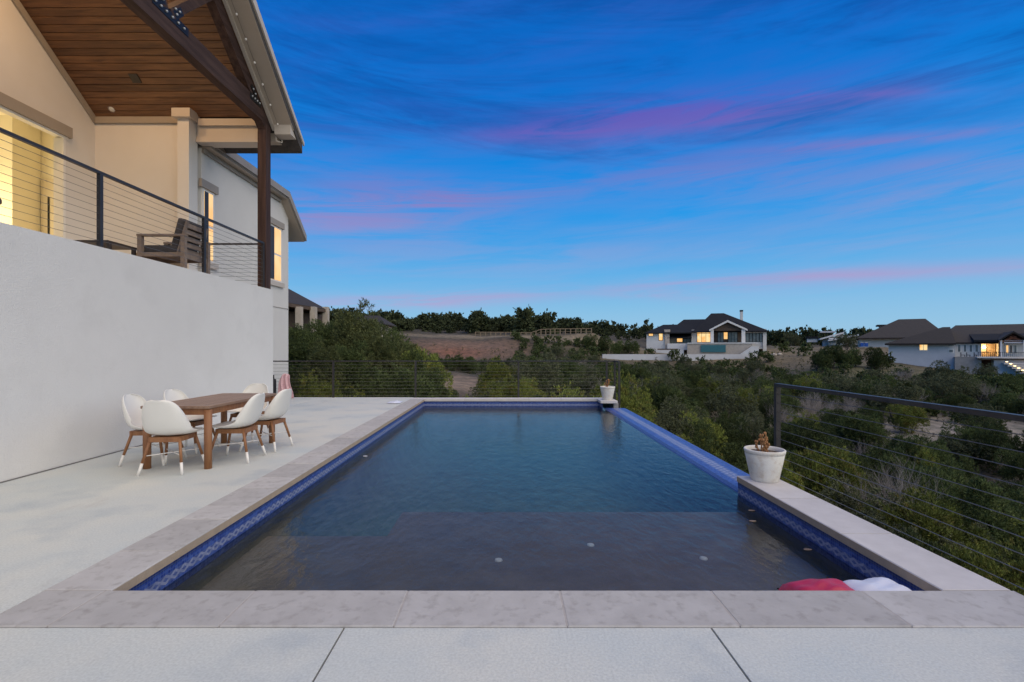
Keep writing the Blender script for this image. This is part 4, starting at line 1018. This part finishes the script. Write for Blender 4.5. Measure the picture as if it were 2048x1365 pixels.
# white house with lit porch, far right
def Bz(zx, zy, Y=85.): return FB.f(1770 + zx / 7.367, 640 + zy / 7.367, Y)
hB = thing('house', 'grey-white house with lit lantern porch and stair lights above the scrub', 'house', (80, 90, -1)); FB.root(hB)
boxz(hB, 'wall', 'hgrey', Bz, 52, 1030, 345, 800, 85, 12)
boxz(hB, 'wall', 'hwhite', Bz, 1030, 1420, 345, 560, 86.5, 9)
boxz(hB, 'porch_wall', 'hwarm', Bz, 1400, 1720, 290, 560, 90, .4)
boxz(hB, 'wall', 'hwhite', Bz, 1705, 2500, 345, 560, 86, 9)
hipz(hB, 'roofB', Bz, -5, 1045, 350, 850, 960, 108, 83.8, 99)
hipz(hB, 'roofC', Bz, 780, 2600, 335, 1040, 2200, 82, 86, 108)
x0, z0 = Bz(1310, 298, 84.5); x1, z1 = Bz(2300, 168, 92)
MB().prism([(84.5, z0), (93, z1), (93, z1 - .3), (84.5, z0 - .3)], 'x', x0, x1).build('porch_roof', M['roofA'], hB)
xl, ze = Bz(1690, 290, 83.); xr, _ = Bz(2130, 290, 83.); xm, zr = Bz(1895, 165, 83.)
gp = MB(); gp.prism([(xl, ze), (xm, zr), (xr, ze), (xr, ze - .25), (xm, zr - .30), (xl, ze - .25)], 'y', 83, 92); gp.build('gable_roof', M['roofB'], hB)
gp = MB(); gp.prism([(xl + .5, ze - .3), (xm, zr - .36), (xr - .5, ze - .3)], 'y', 84.0, 84.15); gp.build('gable_infill', M['horange'], hB)
gt = MB(); gt.beam((xl + .3, 83.5, ze - .3), (xr - .3, 83.5, ze - .3), .2, .25); gt.beam((xm - .9, 83.5, ze - .2), (xm + .35, 83.5, zr - .9), .15, .18); gt.beam((xm + .9, 83.5, ze - .2), (xm - .35, 83.5, zr - .9), .15, .18)
gt.build('truss', M['horange'], hB)
boxz(hB, 'beam', 'hgrey', Bz, 1755, 2030, 302, 345, 83.4, .3)
for zx in (1700, 2035): boxz(hB, 'column', 'hwhite', Bz, zx, zx + 28, 300, 555, 83.3, .4)
boxz(hB, 'column', 'hbrown', Bz, 1676, 1698, 290, 545, 84.6, .3)
winz(hB, Bz, 512, 622, 360, 446, 85, 'winlit2', 2, fm='winwhite')
winz(hB, Bz, 945, 1000, 365, 375, 85, 'windark', fm='windark'); winz(hB, Bz, 945, 1000, 440, 480, 85, 'windark', fm='winwhite')
for k in range(4): winz(hB, Bz, 1075 + 86 * k, 1110 + 86 * k, 372, 470, 86.5, 'windark', fm='winwhite')
winz(hB, Bz, 1640, 1688, 368, 490, 90, 'winlit2', 1, fm='hbrown'); winz(hB, Bz, 1410, 1490, 350, 470, 90, 'winlit', 1, fm='hbrown')
for a, b_, m in ((1785, 1815, 'winlit'), (1845, 1868, 'hbrown'), (1905, 1935, 'windark')): winz(hB, Bz, a, b_, 378, 488, 86, m, fm='winwhite')
boxz(hB, 'deck', 'hwhite', Bz, 1360, 2500, 545, 575, 81.5, 4.4)
boxz(hB, 'deck_soffit', 'hbrown', Bz, 1380, 2500, 576, 590, 81.8, 4)
boxz(hB, 'lower_wall', 'horange', Bz, 1390, 1600, 590, 760, 85.2, .8)
boxz(hB, 'lower_wall', 'hgrey', Bz, 1605, 2500, 590, 860, 82.6, 2.6)
dr_ = MB()
for k in range(24):
    zx = 1370 + k * 30; xx, zt = Bz(zx, 478, 81.7); _, zb = Bz(zx, 545, 81.7); dr_.box(xx, xx + .05, 81.65, 81.7, zb, zt)
xx, zt = Bz(1360, 474, 81.7); x2, _ = Bz(2090, 474, 81.7); dr_.box(xx, x2, 81.63, 81.72, zt - .06, zt)
dr_.build('deck_railing', M['steel'], hB)
for zx in (1393, 1462):
    x, z = Bz(zx, 405, 89.5); MB().ico((x, 89.6, z), .22, 2).build('lantern', M['lamp'], hB)
x, z = Bz(1430, 400, 88.5)
lo = lamp('porch_lantern_light', 'POINT', (x, 3.6, z), 55, (1, .58, .2), .2); lo.parent = hB
st = MB(); 
for k in range(6):
    x, z = Bz(1775 + 58 * k, 610 + 32 * k, 82.2); st.box(x - .3, x + 2.6, 81.2, 82.55, z - .5, z - .25)
st.build('stairs', M['hgrey'], hB)
for k in range(6):
    x, z = Bz(1775 + 58 * k, 616 + 31 * k, 82.3); MB().box(x - .13, x + .13, 81.06, 81.18, z - .05, z + .05).build('step_light', M['steplamp'], hB)
    
x, z = Bz(2000, 640, 81); lo = lamp('stair_light', 'POINT', (x + 1.6, -4.6, z + .2), 16, (1, .56, .16), .2); lo.parent = hB
for k, (zx, w) in enumerate(((1115, 70), (1200, 60), (1310, 50))):
    x, z = Bz(zx, 520, 83.5); x2, _ = Bz(zx + w, 520, 83.5); zf = Bz(0, 545, 83.5)[1]
    pc = thing('patio_chair', 'dark patio chair outside the white windows of the lantern-lit house', 'chair', ((x + x2) / 2, 83.7, zf), 'dark chairs on the far terrace'); FB.root(pc)
    MB().box(x, x2, 83.5, 84.0, zf + .35, zf + .45).build('seat', M['steel'], pc); MB().box(x, x + .08, 83.5, 84.0, zf + .46, zf + .85).build('backrest', M['steel'], pc)
    for lx in (x + .02, x2 - .08):
        for ly in (83.52, 83.92): MB().box(lx, lx + .06, ly, ly + .06, zf, zf + .349).build('leg', M['steel'], pc)
boxz(hB, 'terrace', 'footing', Bz, 1030, 1420, 545, 800, 83, 5)

# roof C behind, white walls, portable toilets
def Cz(zx, zy, Y=120.): return FC.f(1580 + zx / 4.376, 590 + zy / 4.376, Y)
def Dz(zx, zy, Y=150.): return FD.f(1580 + zx / 4.376, 590 + zy / 4.376, Y)
hC = thing('house', 'brown hip-roofed house with pale walls behind the grey-white house', 'house', (105, 128, 1)); FC.root(hC)
boxz(hC, 'wall', 'hwhite', Cz, 612, 1300, 372, 480, 120, 16)
hipz(hC, 'roofC', Cz, 580, 1400, 378, 950, 1185, 215, 118, 146)
boxz(hC, 'dormer', 'roofC', Cz, 762, 870, 262, 272, 128, 6); boxz(hC, 'dormer_wall', 'hwhite', Cz, 785, 830, 273, 300, 129, 4)
for k, zx in enumerate((612, 650)):
    x, z = Cz(zx, 442, 113); x1, zt = Cz(zx + 34, 416, 113)
    pt = thing('portable_toilet', 'blue portable toilet standing by the pale wall of the brown-roofed house', 'toilet', ((x + x1) / 2, 113.5, z - .3), 'blue portable toilets'); FC.root(pt)
    MB().box(x, x1, 113, 114, z - .3, zt - .12).build('cabin', M['bluepl'], pt); MB().prism([(x - .04, zt - .118), (x1 + .04, zt - .118), ((x + x1) / 2, zt + .06)], 'y', 112.95, 114.05).build('roof', M['hwhite'], pt)
    MB().box(x + .14, x1 - .14, 112.96, 112.997, z - .2, zt - .25).build('door', M['bluepl'], pt)
hD = thing('house', 'low modern grey house with slanted pale roof edges beyond the field', 'house', (95, 152, 3)); FD.root(hD)
x0, z0 = Dz(260, 382, 150); x1, z1 = Dz(470, 325, 150)
MB().prism([(x0, z0), (x1, z1), (x1, z1 - .5), (x0, z0 - .5)], 'y', 149, 160).build('roof', M['hwhite'], hD)
MB().prism([(x0 + 1, z0 - .55), (x1, z1 - .55), (x1, z0 - 4), (x0 + 1, z0 - 4)], 'y', 151, 158).build('wall', M['hgrey'], hD)
x2, z2 = Dz(330, 395, 148); x3, z3 = Dz(600, 345, 148)
MB().prism([(x2, z2), (x3, z3), (x3, z3 - .45), (x2, z2 - .45)], 'y', 147, 150.9).build('roof', M['hwhite'], hD)
boxz(hD, 'wall', 'hwhite', Dz, 340, 590, 378, 440, 149, 1.9)
for k in range(3): winz(hD, Dz, 345 + 70 * k, 395 + 70 * k, 388, 418, 149, 'windark', fm='hgrey')
boxz(hD, 'wall', 'hwhite', Dz, 150, 240, 380, 415, 158, 5); boxz(hD, 'roof', 'roofA', Dz, 140, 250, 365, 382, 157.5, 6)
boxz(hD, 'wing', 'hgrey', Dz, 265, 400, 319, 330, 165, 6)

# house beyond the left trees
hL = thing('house', 'brown-roofed house with pale stone columns showing above the left trees', 'house', (-20, 48, 0))
E1 = at(530, 598, 40); E2 = at(654, 619, 48); Rr = at(548, 562, 52)
vs = [(E1[0], 40, E1[1]), (E2[0], 48, E2[1]), (E2[0] - 8, 60, E2[1]), (E1[0] - 6, 52, E2[1]), (Rr[0], 52, Rr[1]), (Rr[0] - 7, 47, Rr[1])]
MB().add(vs, [(0, 1, 4, 5), (1, 2, 4), (2, 3, 5, 4), (3, 0, 5), (3, 2, 1, 0)]).build('roof', M['roofC'], hL)
vs2 = [(x, y, z - .02) for x, y, z in vs[:4]] + [(x, y, z - .32) for x, y, z in vs[:4]]
MB().add(vs2, [(0, 1, 5, 4), (1, 2, 6, 5), (2, 3, 7, 6), (3, 0, 4, 7), (4, 5, 6, 7)]).build('fascia', M['hbrown'], hL)
for (px, Y) in ((557, 41.5), (596, 43.6), (625, 45.6), (650, 47.8)):
    x, z = at(px, 617, Y); MB().box(x - .25, x + .25, Y, Y + .5, -1, z + .15).build('column', M['hstone'], hL)
vs3 = [(vs[0][0] - 1.0, 42.4), (vs[1][0] - 1.0, 50.4), (vs[2][0], 60), (vs[3][0], 52)]
MB().prism(vs3, 'z', -1, E2[1] - .4).build('wall', M['hbrown'], hL)
hR = thing('house', 'grey hip roof of a house showing above the trees on the ridge', 'house', (-26, 98, 5))
x0, z0 = at(700, 648, 92); x1, _ = at(770, 648, 92); a, zr = at(715, 631.5, 97); b_, _ = at(758, 631.5, 97)
MB().hip(x0, x1, 92, 102, z0, a, b_, 97, zr).build('roof', M['roofC'], hR)
MB().box(x0 + .8, x1 - .8, 93, 101, z0 - 5, z0 - .2).build('wall', M['hstone'], hR)

# timber rail fence on the far slope
fn = thing('rail_fence', 'new timber post and rail fence running along the far slope', 'fence', (7, 125, 4.6))
pts = [(951, 664, 672), (1062, 665, 671), (1082, 658.5, 668), (1110, 657.5, 667), (1183, 657, 668)]
prev = None
for (a, b_) in zip(pts, pts[1:]):
    n = max(1, round((b_[0] - a[0]) / 10.2))
    for i in range(n + (1 if b_ is pts[-1] else 0)):
        f = i / n; px = a[0] + (b_[0] - a[0]) * f; pt_ = a[1] + (b_[1] - a[1]) * f; pb_ = a[2] + (b_[2] - a[2]) * f
        x, zt = at(px, pt_, 125); zb = float(ground_z(x, 125)[0]) - .3
        MB().box(x - .13, x + .13, 125, 125.2, zb, zt).build('post', M['fencew'], fn)
        if prev:
            MB().beam((prev[0], 125.1, prev[1] - .08), (x, 125.1, zt - .08), .08, .18).build('rail', M['fencew'], fn)
            MB().beam((prev[0], 125.1, prev[1] - .8), (x, 125.1, zt - .8), .06, .10).build('rail', M['fencew'], fn)
        prev = (x, zt)
# ================================================================== plants
M['jun_dark'] = mat('juniper_dark', (.098, .122, .040), (.050, .070, .025), 1.3, .8, coords='obj', island=.5, objrand=.36, trans=.15, spec=.2)
M['jun_lime'] = mat('juniper_lime', (.21, .235, .048), (.115, .145, .036), 1.4, .8, coords='obj', island=.5, objrand=.34, trans=.15, spec=.2, c3=(.25, .19, .05), s3=1.9)
M['jun_mid'] = mat('juniper_olive', (.115, .125, .045), (.070, .082, .032), 1.4, .8, coords='obj', island=.5, objrand=.3, trans=.15, spec=.2)
M['oak'] = mat('oak_grey_green', (.135, .145, .075), (.09, .10, .052), 1.4, .85, coords='obj', island=.4, objrand=.15, trans=.1, spec=.2)
M['twig'] = mat('bare_twig', (.30, .265, .235), (.22, .19, .165), 2, .9, coords='obj', objrand=.15)
M['bark'] = mat('grey_bark', (.13, .105, .085), (.09, .07, .058), 6, .9, .5, 30, coords='obj')
M['wood_far'] = mat('far_wood', (.062, .074, .034), (.040, .050, .026), .12, .9, island=.5, spec=.1)
M['scrub'] = mat('scrub_leaf', (.10, .10, .045), (.14, .12, .085), .35, .9, island=.5, spec=.1)

def quads(P, D, Sd, L, Wd):
    """P centres, D long axis, Sd side axis (n,3), L, Wd (n,) -> rhombus leaves"""
    n = len(P); v = np.empty((n, 4, 3))
    v[:, 0] = P - D * L[:, None]; v[:, 1] = P + Sd * Wd[:, None]; v[:, 2] = P + D * L[:, None]; v[:, 3] = P - Sd * Wd[:, None]
    return v.reshape(-1, 3)
def unit(a): return a / np.maximum(np.linalg.norm(a, axis=-1, keepdims=True), 1e-9)
def leaf_cloud(r, n, lobes, rx, rz, leaf, up=.5, aspect=.36, rough=.28, cone=0.0, spread=.84, lob=(.13, .36)):
    """leaf centres gathered in tufts on the shells of many lobes inside a crown of radius rx and height rz (base at z=0)"""
    c = unit(r.normal(size=(lobes, 3))) * (r.random((lobes, 1)) ** .40)
    h = (c[:, 2] + 1) / 2
    k = (1 - cone * h)
    C = np.stack([c[:, 0] * rx * spread * k, c[:, 1] * rx * spread * k, rz * (.13 + .72 * h) * r.uniform(.82, 1.14, lobes)], 1)
    R_ = rx * r.uniform(lob[0], lob[1], lobes) * (1 - .35 * cone * h)
    nt_ = n // 14
    li = r.integers(0, lobes, nt_); d = unit(r.normal(size=(nt_, 3)) + np.array([0, 0, .35]))
    T = C[li] + d * (R_[li] * r.uniform(1 - rough, 1.08, nt_))[:, None] * np.array([1, 1, 1.0 + 1.1 * up])
    idx = np.repeat(np.arange(nt_), 14); m = len(idx)
    dd = d[idx]
    ax = unit(dd * .8 + r.normal(size=(m, 3)) * .55 + np.array([0, 0, up]))
    P = T[idx] + ax * (leaf * r.uniform(0, 1.6, m))[:, None] + r.normal(size=(m, 3)) * leaf * .55
    P[:, 2] = np.maximum(P[:, 2], .03)
    sd = unit(np.cross(ax, r.normal(size=(m, 3))))
    L = leaf * r.uniform(.55, 1.15, m)
    return quads(P, ax, sd, L, L * aspect)
def quad_mesh(name, V, m):
    n = len(V) // 4; me = bpy.data.meshes.new(name)
    me.vertices.add(len(V)); me.vertices.foreach_set('co', V.astype(np.float32).ravel())
    me.loops.add(len(V)); me.loops.foreach_set('vertex_index', np.arange(len(V), dtype=np.int32))
    me.polygons.add(n); me.polygons.foreach_set('loop_start', np.arange(0, len(V), 4, dtype=np.int32))
    me.update(calc_edges=True); me.materials.append(m); return me
def branches(seed, rx, rz, n, r0, twig=False):
    r_ = random.Random(seed); mb = MB()
    def grow(p, d, l, rad, dep):
        k = 3
        for s in range(k):
            q = p + d * (l / k); mb.tube(p, q, rad * (1 - .2 * s / k), rad * (1 - .2 * (s + 1) / k), 5 if dep else 6, False); p = q; rad *= .88
            d = (d + Vector((r_.uniform(-.3, .3), r_.uniform(-.3, .3), r_.uniform(-.05, .25)))).normalized()
            if dep < (3 if twig else 2):
                for _ in range(2 if twig else 1):
                    nd = (d + Vector((r_.uniform(-.9, .9), r_.uniform(-.9, .9), r_.uniform(-.2, .5)))).normalized()
                    grow(p, nd, l * r_.uniform(.5, .75), rad * .6, dep + 1)
    for i in range(n):
        a = 6.283 * i / n + r_.uniform(-.4, .4); t_ = r_.uniform(.25, .8)
        grow(Vector((math.cos(a) * .06, math.sin(a) * .06, -.25)), Vector((math.cos(a) * t_ * rx / rz * 1.3, math.sin(a) * t_ * rx / rz * 1.3, 1)).normalized(), rz * .62, r0, 0)
    return mb
HIDE = []
def proto(name, label, cat, group, seed, n, lobes, rx, rz, leaf, m, nb=3, **kw):
    r = np.random.default_rng(seed); t = thing(name, label, cat, (0, 0, 0), group)
    o = bpy.data.objects.new('foliage', quad_mesh('foliage', leaf_cloud(r, n, lobes, rx, rz, leaf, **kw), M[m])); link(o); o.parent = t
    branches(seed, rx * .5, rz * .55, nb, .055).build('trunk', M['bark'], t)
    return t
LAB = {'d': ('juniper_shrub', 'dark green juniper shrub growing among the scrub below the pool', 'shrub', 'dark junipers in the valley'),
       'l': ('juniper_shrub', 'yellow-green feathery juniper shrub growing close below the pool deck', 'shrub', 'yellow-green junipers near the deck'),
       'g': ('bare_shrub', 'leafless grey twiggy shrub standing among the junipers', 'shrub', 'leafless grey shrubs'),
       't': ('juniper_tree', 'tall dark juniper tree behind the far cable railing near the house corner', 'tree', 'tall junipers beyond the railing'),
       'o': ('oak_tree', 'grey-green spreading oak standing among the junipers', 'tree', 'oaks among the junipers')}
protos = {'d': [], 'l': [], 'g': [], 't': [], 'o': []}
for s in range(4): protos['d'].append(proto(*LAB['d'], 100 + s, 28000, 24, 1.5, 2.3, .050, 'jun_dark', aspect=.30))
for s in range(3): protos['l'].append(proto(*LAB['l'], 200 + s, 30000, 28, 1.5, 2.5, .050, 'jun_lime', up=.8, cone=.25, aspect=.28))
for s in range(3): protos['t'].append(proto(*LAB['t'], 300 + s, 40000, 40, 1.7, 4.6, .060, 'jun_dark' if s else 'jun_mid', cone=.40, nb=2, aspect=.28))
for s in range(2): protos['o'].append(proto(*LAB['o'], 400 + s, 26000, 34, 1.9, 3.2, .046, 'oak', aspect=.5, up=.1))
for s in range(3):
    t = thing(*LAB['g'][:3], (0, 0, 0), LAB['g'][3]); branches(500 + s, 1.3, 1.9, 7, .022, True).build('twigs', M['twig'], t); protos['g'].append(t)

def jit_grid(x0, x1, y0, y1, st, r):
    X, Y = np.meshgrid(np.arange(x0, x1, st), np.arange(y0, y1, st))
    X = X.ravel() + r.uniform(-.45, .45, X.size) * st; Y = Y.ravel() + r.uniform(-.45, .45, Y.size) * st
    return X, Y
r = np.random.default_rng(42)
cand = []          # (x, y, kind, scale, zscale)
X, Y = jit_grid(-45, 115, 3, 122, 2.55, r)
for x, y in zip(X, Y):
    q = x / max(y, .1)
    if q > 1.14 or (y < 15.2 and x < 4.3) or (x < 3.2 and y < 16.0): continue
    if y > 15 and q < -.50: continue
    if x < -8 and y > 36 and q < -.36 and y < 64: continue
    u = r.random()                                   # bare places
    if abs(x + 4.3) < 2.9 and 34 < y < 62: continue
    if 62 < y < 94 and -24 < x < 4 and u < .16: continue
    if 94 <= y and -24 < x < 1: continue
    if y > 112 and x < 1: continue
    if ((x - 40) / 10) ** 2 + ((y - 41) / 8.5) ** 2 < 1 and u < .86: continue
    if y > 101 and x > 25: continue
    if y > 101 and x > 5 and 117 < y: continue
    if y > 118 or (y > 101 and x > 22): continue
    if 50 < x < 76 and 74 < y < 112 and q < .79 and u < .95: continue
    if x > 58 and y > 76: continue
    if u < .10: continue
    near = math.hypot(x - 3, max(0, y - 12) * .7)
    v = r.random()
    if x < 2 and y < 40:
        k = 't' if v < .14 and q < -.16 else ('l' if v < .72 else ('o' if v < .84 else 'd'))
    elif near < 11: k = 'l' if v < .64 else ('g' if v < .76 else 'd')
    else: k = 'd' if v < .56 else ('l' if v < .68 else ('g' if v < .86 else 'o'))
    sc = r.uniform(.62, 1.42); zs = r.uniform(.78, 1.15)
    if k == 't': sc = r.uniform(.85, 1.15) * (1.18 if q < -.3 else .92)
    if y > 66: sc = min(sc, .95)
    if 60 < y < 95 and x < 6: sc *= .74
    if -.165 < q < -.03 and y < 38: sc *= .50; k = 'l' if k == 't' else k
    if x > 3 and y < 26 and near < 6: sc = min(sc, 1.0)
    cand.append((x, y, k, sc, zs))
# denser planting close below the deck on the right, small shrubs before the bare track
X, Y = jit_grid(4.6, 22, 3.2, 28, 2.3, r)
for x, y in zip(X, Y):
    if x / y > 1.3 or r.random() < .25: continue
    v = r.random(); cand.append((x, y, 'l' if v < .6 else ('d' if v < .92 else 'o'), r.uniform(.6, 1.0) * (1 if x > 6 else .85), r.uniform(.8, 1.1)))
X, Y = jit_grid(-6, -1, 17, 36, 2.0, r)
for x, y in zip(X, Y):
    if -.17 < x / y < -.02: cand.append((x, y, 'l' if r.random() < .6 else 'd', r.uniform(.38, .6), 1.0))
# tall trees left of the bare track: crown top at a sight line, standing on the ground there
for (px, py, Y_) in ((592, 650, 21), (618, 640, 24), (645, 628, 26), (672, 617, 28), (700, 618, 30), (726, 632, 31), (752, 645, 33), (780, 660, 30), (806, 676, 27), (835, 697, 24), (765, 668, 24), (690, 660, 21), (640, 670, 19), (860, 722, 22)):
    x, z = at(px, py, Y_); h_ = (z - float(ground_z(x, Y_)[0])) / 4.6; cand.append((x, Y_, 't', h_ * r.uniform(.9, 1.0) / .96, 1.0 + r.uniform(0, .06)))
# singled-out plants by the houses
for (px, py, Y_, k, sc) in ((1608, 697, 104, 'd', 1.5), (1640, 722, 84, 'd', 1.5), (1662, 722, 85, 'd', 1.7), (1690, 724, 84, 'd', 1.5), (1712, 722, 84, 'd', 1.3), (1755, 727, 82, 'd', 1.6), (1770, 724, 83, 'd', 1.3),
                            (1515, 715, 102, 'd', 1.25), (1540, 718, 101, 'd', 1.2), (1570, 690, 118, 'd', 1.4), (1694, 700, 112, 'o', 1.35), (1585, 688, 150, 'o', 1.6), (1352, 716, 104, 'd', 1.3), (1300, 700, 112, 'd', 1.1), (1262, 700, 112, 'd', 1.6), (1235, 702, 112, 'd', 1.7), (1205, 700, 114, 'd', 1.7), (1180, 695, 114, 'd', 1.6)):
    x, z = at(px, py, Y_); cand.append((x, Y_, k, sc, 1.0))
# the lower right of the frame is close below the deck: keep crowns under the sight lines to the valley
def place(o, x, y, sc, zs, rot):
    z = float(ground_z(x, y)[0]) - .12
    o.location = (x, y, z); o.scale = (sc, sc, sc * zs); o.rotation_euler = (0, 0, rot)
def zone(x, y):
    if x < 3.2 and y < 40: return 'beyond the far cable railing'
    if x < 8 and y >= 40: return 'on the slope below the red earth bank'
    if math.hypot(x - 3, max(0, y - 12) * .7) < 11: return 'close below the overflow edge and pale coping'
    if y > 62: return 'below the black-roofed house' if x / y < .56 else 'below the grey-white house'
    return 'in the valley bottom'
KIND = {'d': 'dark green juniper shrub', 'l': 'yellow-green feathery juniper shrub', 'g': 'leafless grey twiggy shrub', 't': 'tall juniper tree', 'o': 'grey-green oak'}
cand.sort(key=lambda c: -(c[3] / math.hypot(c[0], c[1])))
LIM = {'d': 200, 'l': 95, 'g': 80, 't': 40, 'o': 80}
cnt = {k: 0 for k in LIM}; rest = []
for (x, y, k, sc, zs) in cand:
    if cnt[k] >= LIM[k]: rest.append((x, y, k, sc, zs)); continue
    P_ = protos[k]; i = cnt[k]; cnt[k] += 1
    o = P_[i] if i < len(P_) else copy_tree(P_[i % len(P_)])
    place(o, x, y, sc, zs, random.uniform(0, 6.28))
    zn = zone(x, y); o['label'] = KIND[k] + ' growing ' + zn; o['group'] = KIND[k] + 's ' + zn
# everything farther off: one mass
lod = [leaf_cloud(np.random.default_rng(900 + s), 630, 16, 1.5, 2.0, .165, up=.05, aspect=.55, spread=.7, lob=(.2, .42)) for s in range(6)]
def mass(name, items, m, kind_scale=1.0, src=lod):
    out = []
    for (x, y, sc, zs) in items:
        V = src[random.randrange(len(src))]; a = random.uniform(0, 6.28); c_, s_ = math.cos(a), math.sin(a)
        Wv = np.stack([(V[:, 0] * c_ - V[:, 1] * s_) * sc + x, (V[:, 0] * s_ + V[:, 1] * c_) * sc + y, V[:, 2] * sc * zs], 1)
        Wv[:, 2] += float(ground_z(x, y)[0]) - .15; out.append(Wv)
    o = bpy.data.objects.new(name, quad_mesh(name, np.concatenate(out), M[m])); link(o); o['kind'] = 'stuff'; return o
o = mass('valley_scrub', [(x, y, sc, zs) for (x, y, k, sc, zs) in rest if k != 'g'], 'jun_dark')
o['label'] = 'far scrub of junipers covering the valley side'; o['category'] = 'scrub'
# wooded ridge
items = []
X, Y = jit_grid(-150, 260, 127, 280, 5.6, r)
for x, y in zip(X, Y):
    q = x / y
    if q > 1.12 or q < -.5: continue
    if x > 20 and y < 150 and x < 26: pass
    if 14 < x < 125 and y < 158: continue
    if x > 125 and y < 150: continue
    if y < 131 and -25 < x < 26: continue
    if x > 30 and y > 150 and r.random() < .45: continue
    items.append((x, y, .7 + 1.9 * r.random() ** 2.0, r.uniform(.7, 1.4)))
o = mass('wooded_ridge', items, 'wood_far', src=[leaf_cloud(np.random.default_rng(950 + s), 448, 12, 1.6, 1.8, .215, up=.0, aspect=.8, spread=.55, lob=(.30, .50)) for s in range(6)])
o['label'] = 'dark wooded ridge on the skyline'; o['category'] = 'woodland'
# low scrub and dry tufts over open ground
X, Y = jit_grid(-20, 80, 5, 108, 1.75, r)
its = [(x, y, r.uniform(.10, .30), r.uniform(.7, 1.3)) for x, y in zip(X, Y) if x / y < 1.12 and x / y > -.4 and not (y < 15.2 and x < 4.5) and not (x > 60 and y > 80) and not (abs(x + 4.3) < 2.8 and 36 < y < 58) and r.random() < .8]
o = mass('dry_undergrowth', its, 'scrub', src=[leaf_cloud(np.random.default_rng(970 + s), 70, 5, 1.5, 1.8, .42, up=1.0, aspect=.2) for s in range(5)])
o['label'] = 'low dry undergrowth between the shrubs'; o['category'] = 'undergrowth'
# boulders by the far terrace
for k, (px, py, Yb, s_) in enumerate(((1548, 709, 108, .55), (1559, 710, 108, .5), (1541, 707, 109, .4))):
    x, z = at(px, py, Yb); z = float(ground_z(x, Yb)[0])
    o = MB().ico((x, Yb, z + s_ * .4), s_, 2, (1.3, 1, .75)).build('boulder', M['hstone'], None, False, origin=(x, Yb, z)); tag(o, 'pale limestone boulder beside the terrace of the black-roofed house', 'boulder', 'boulders by the terrace')
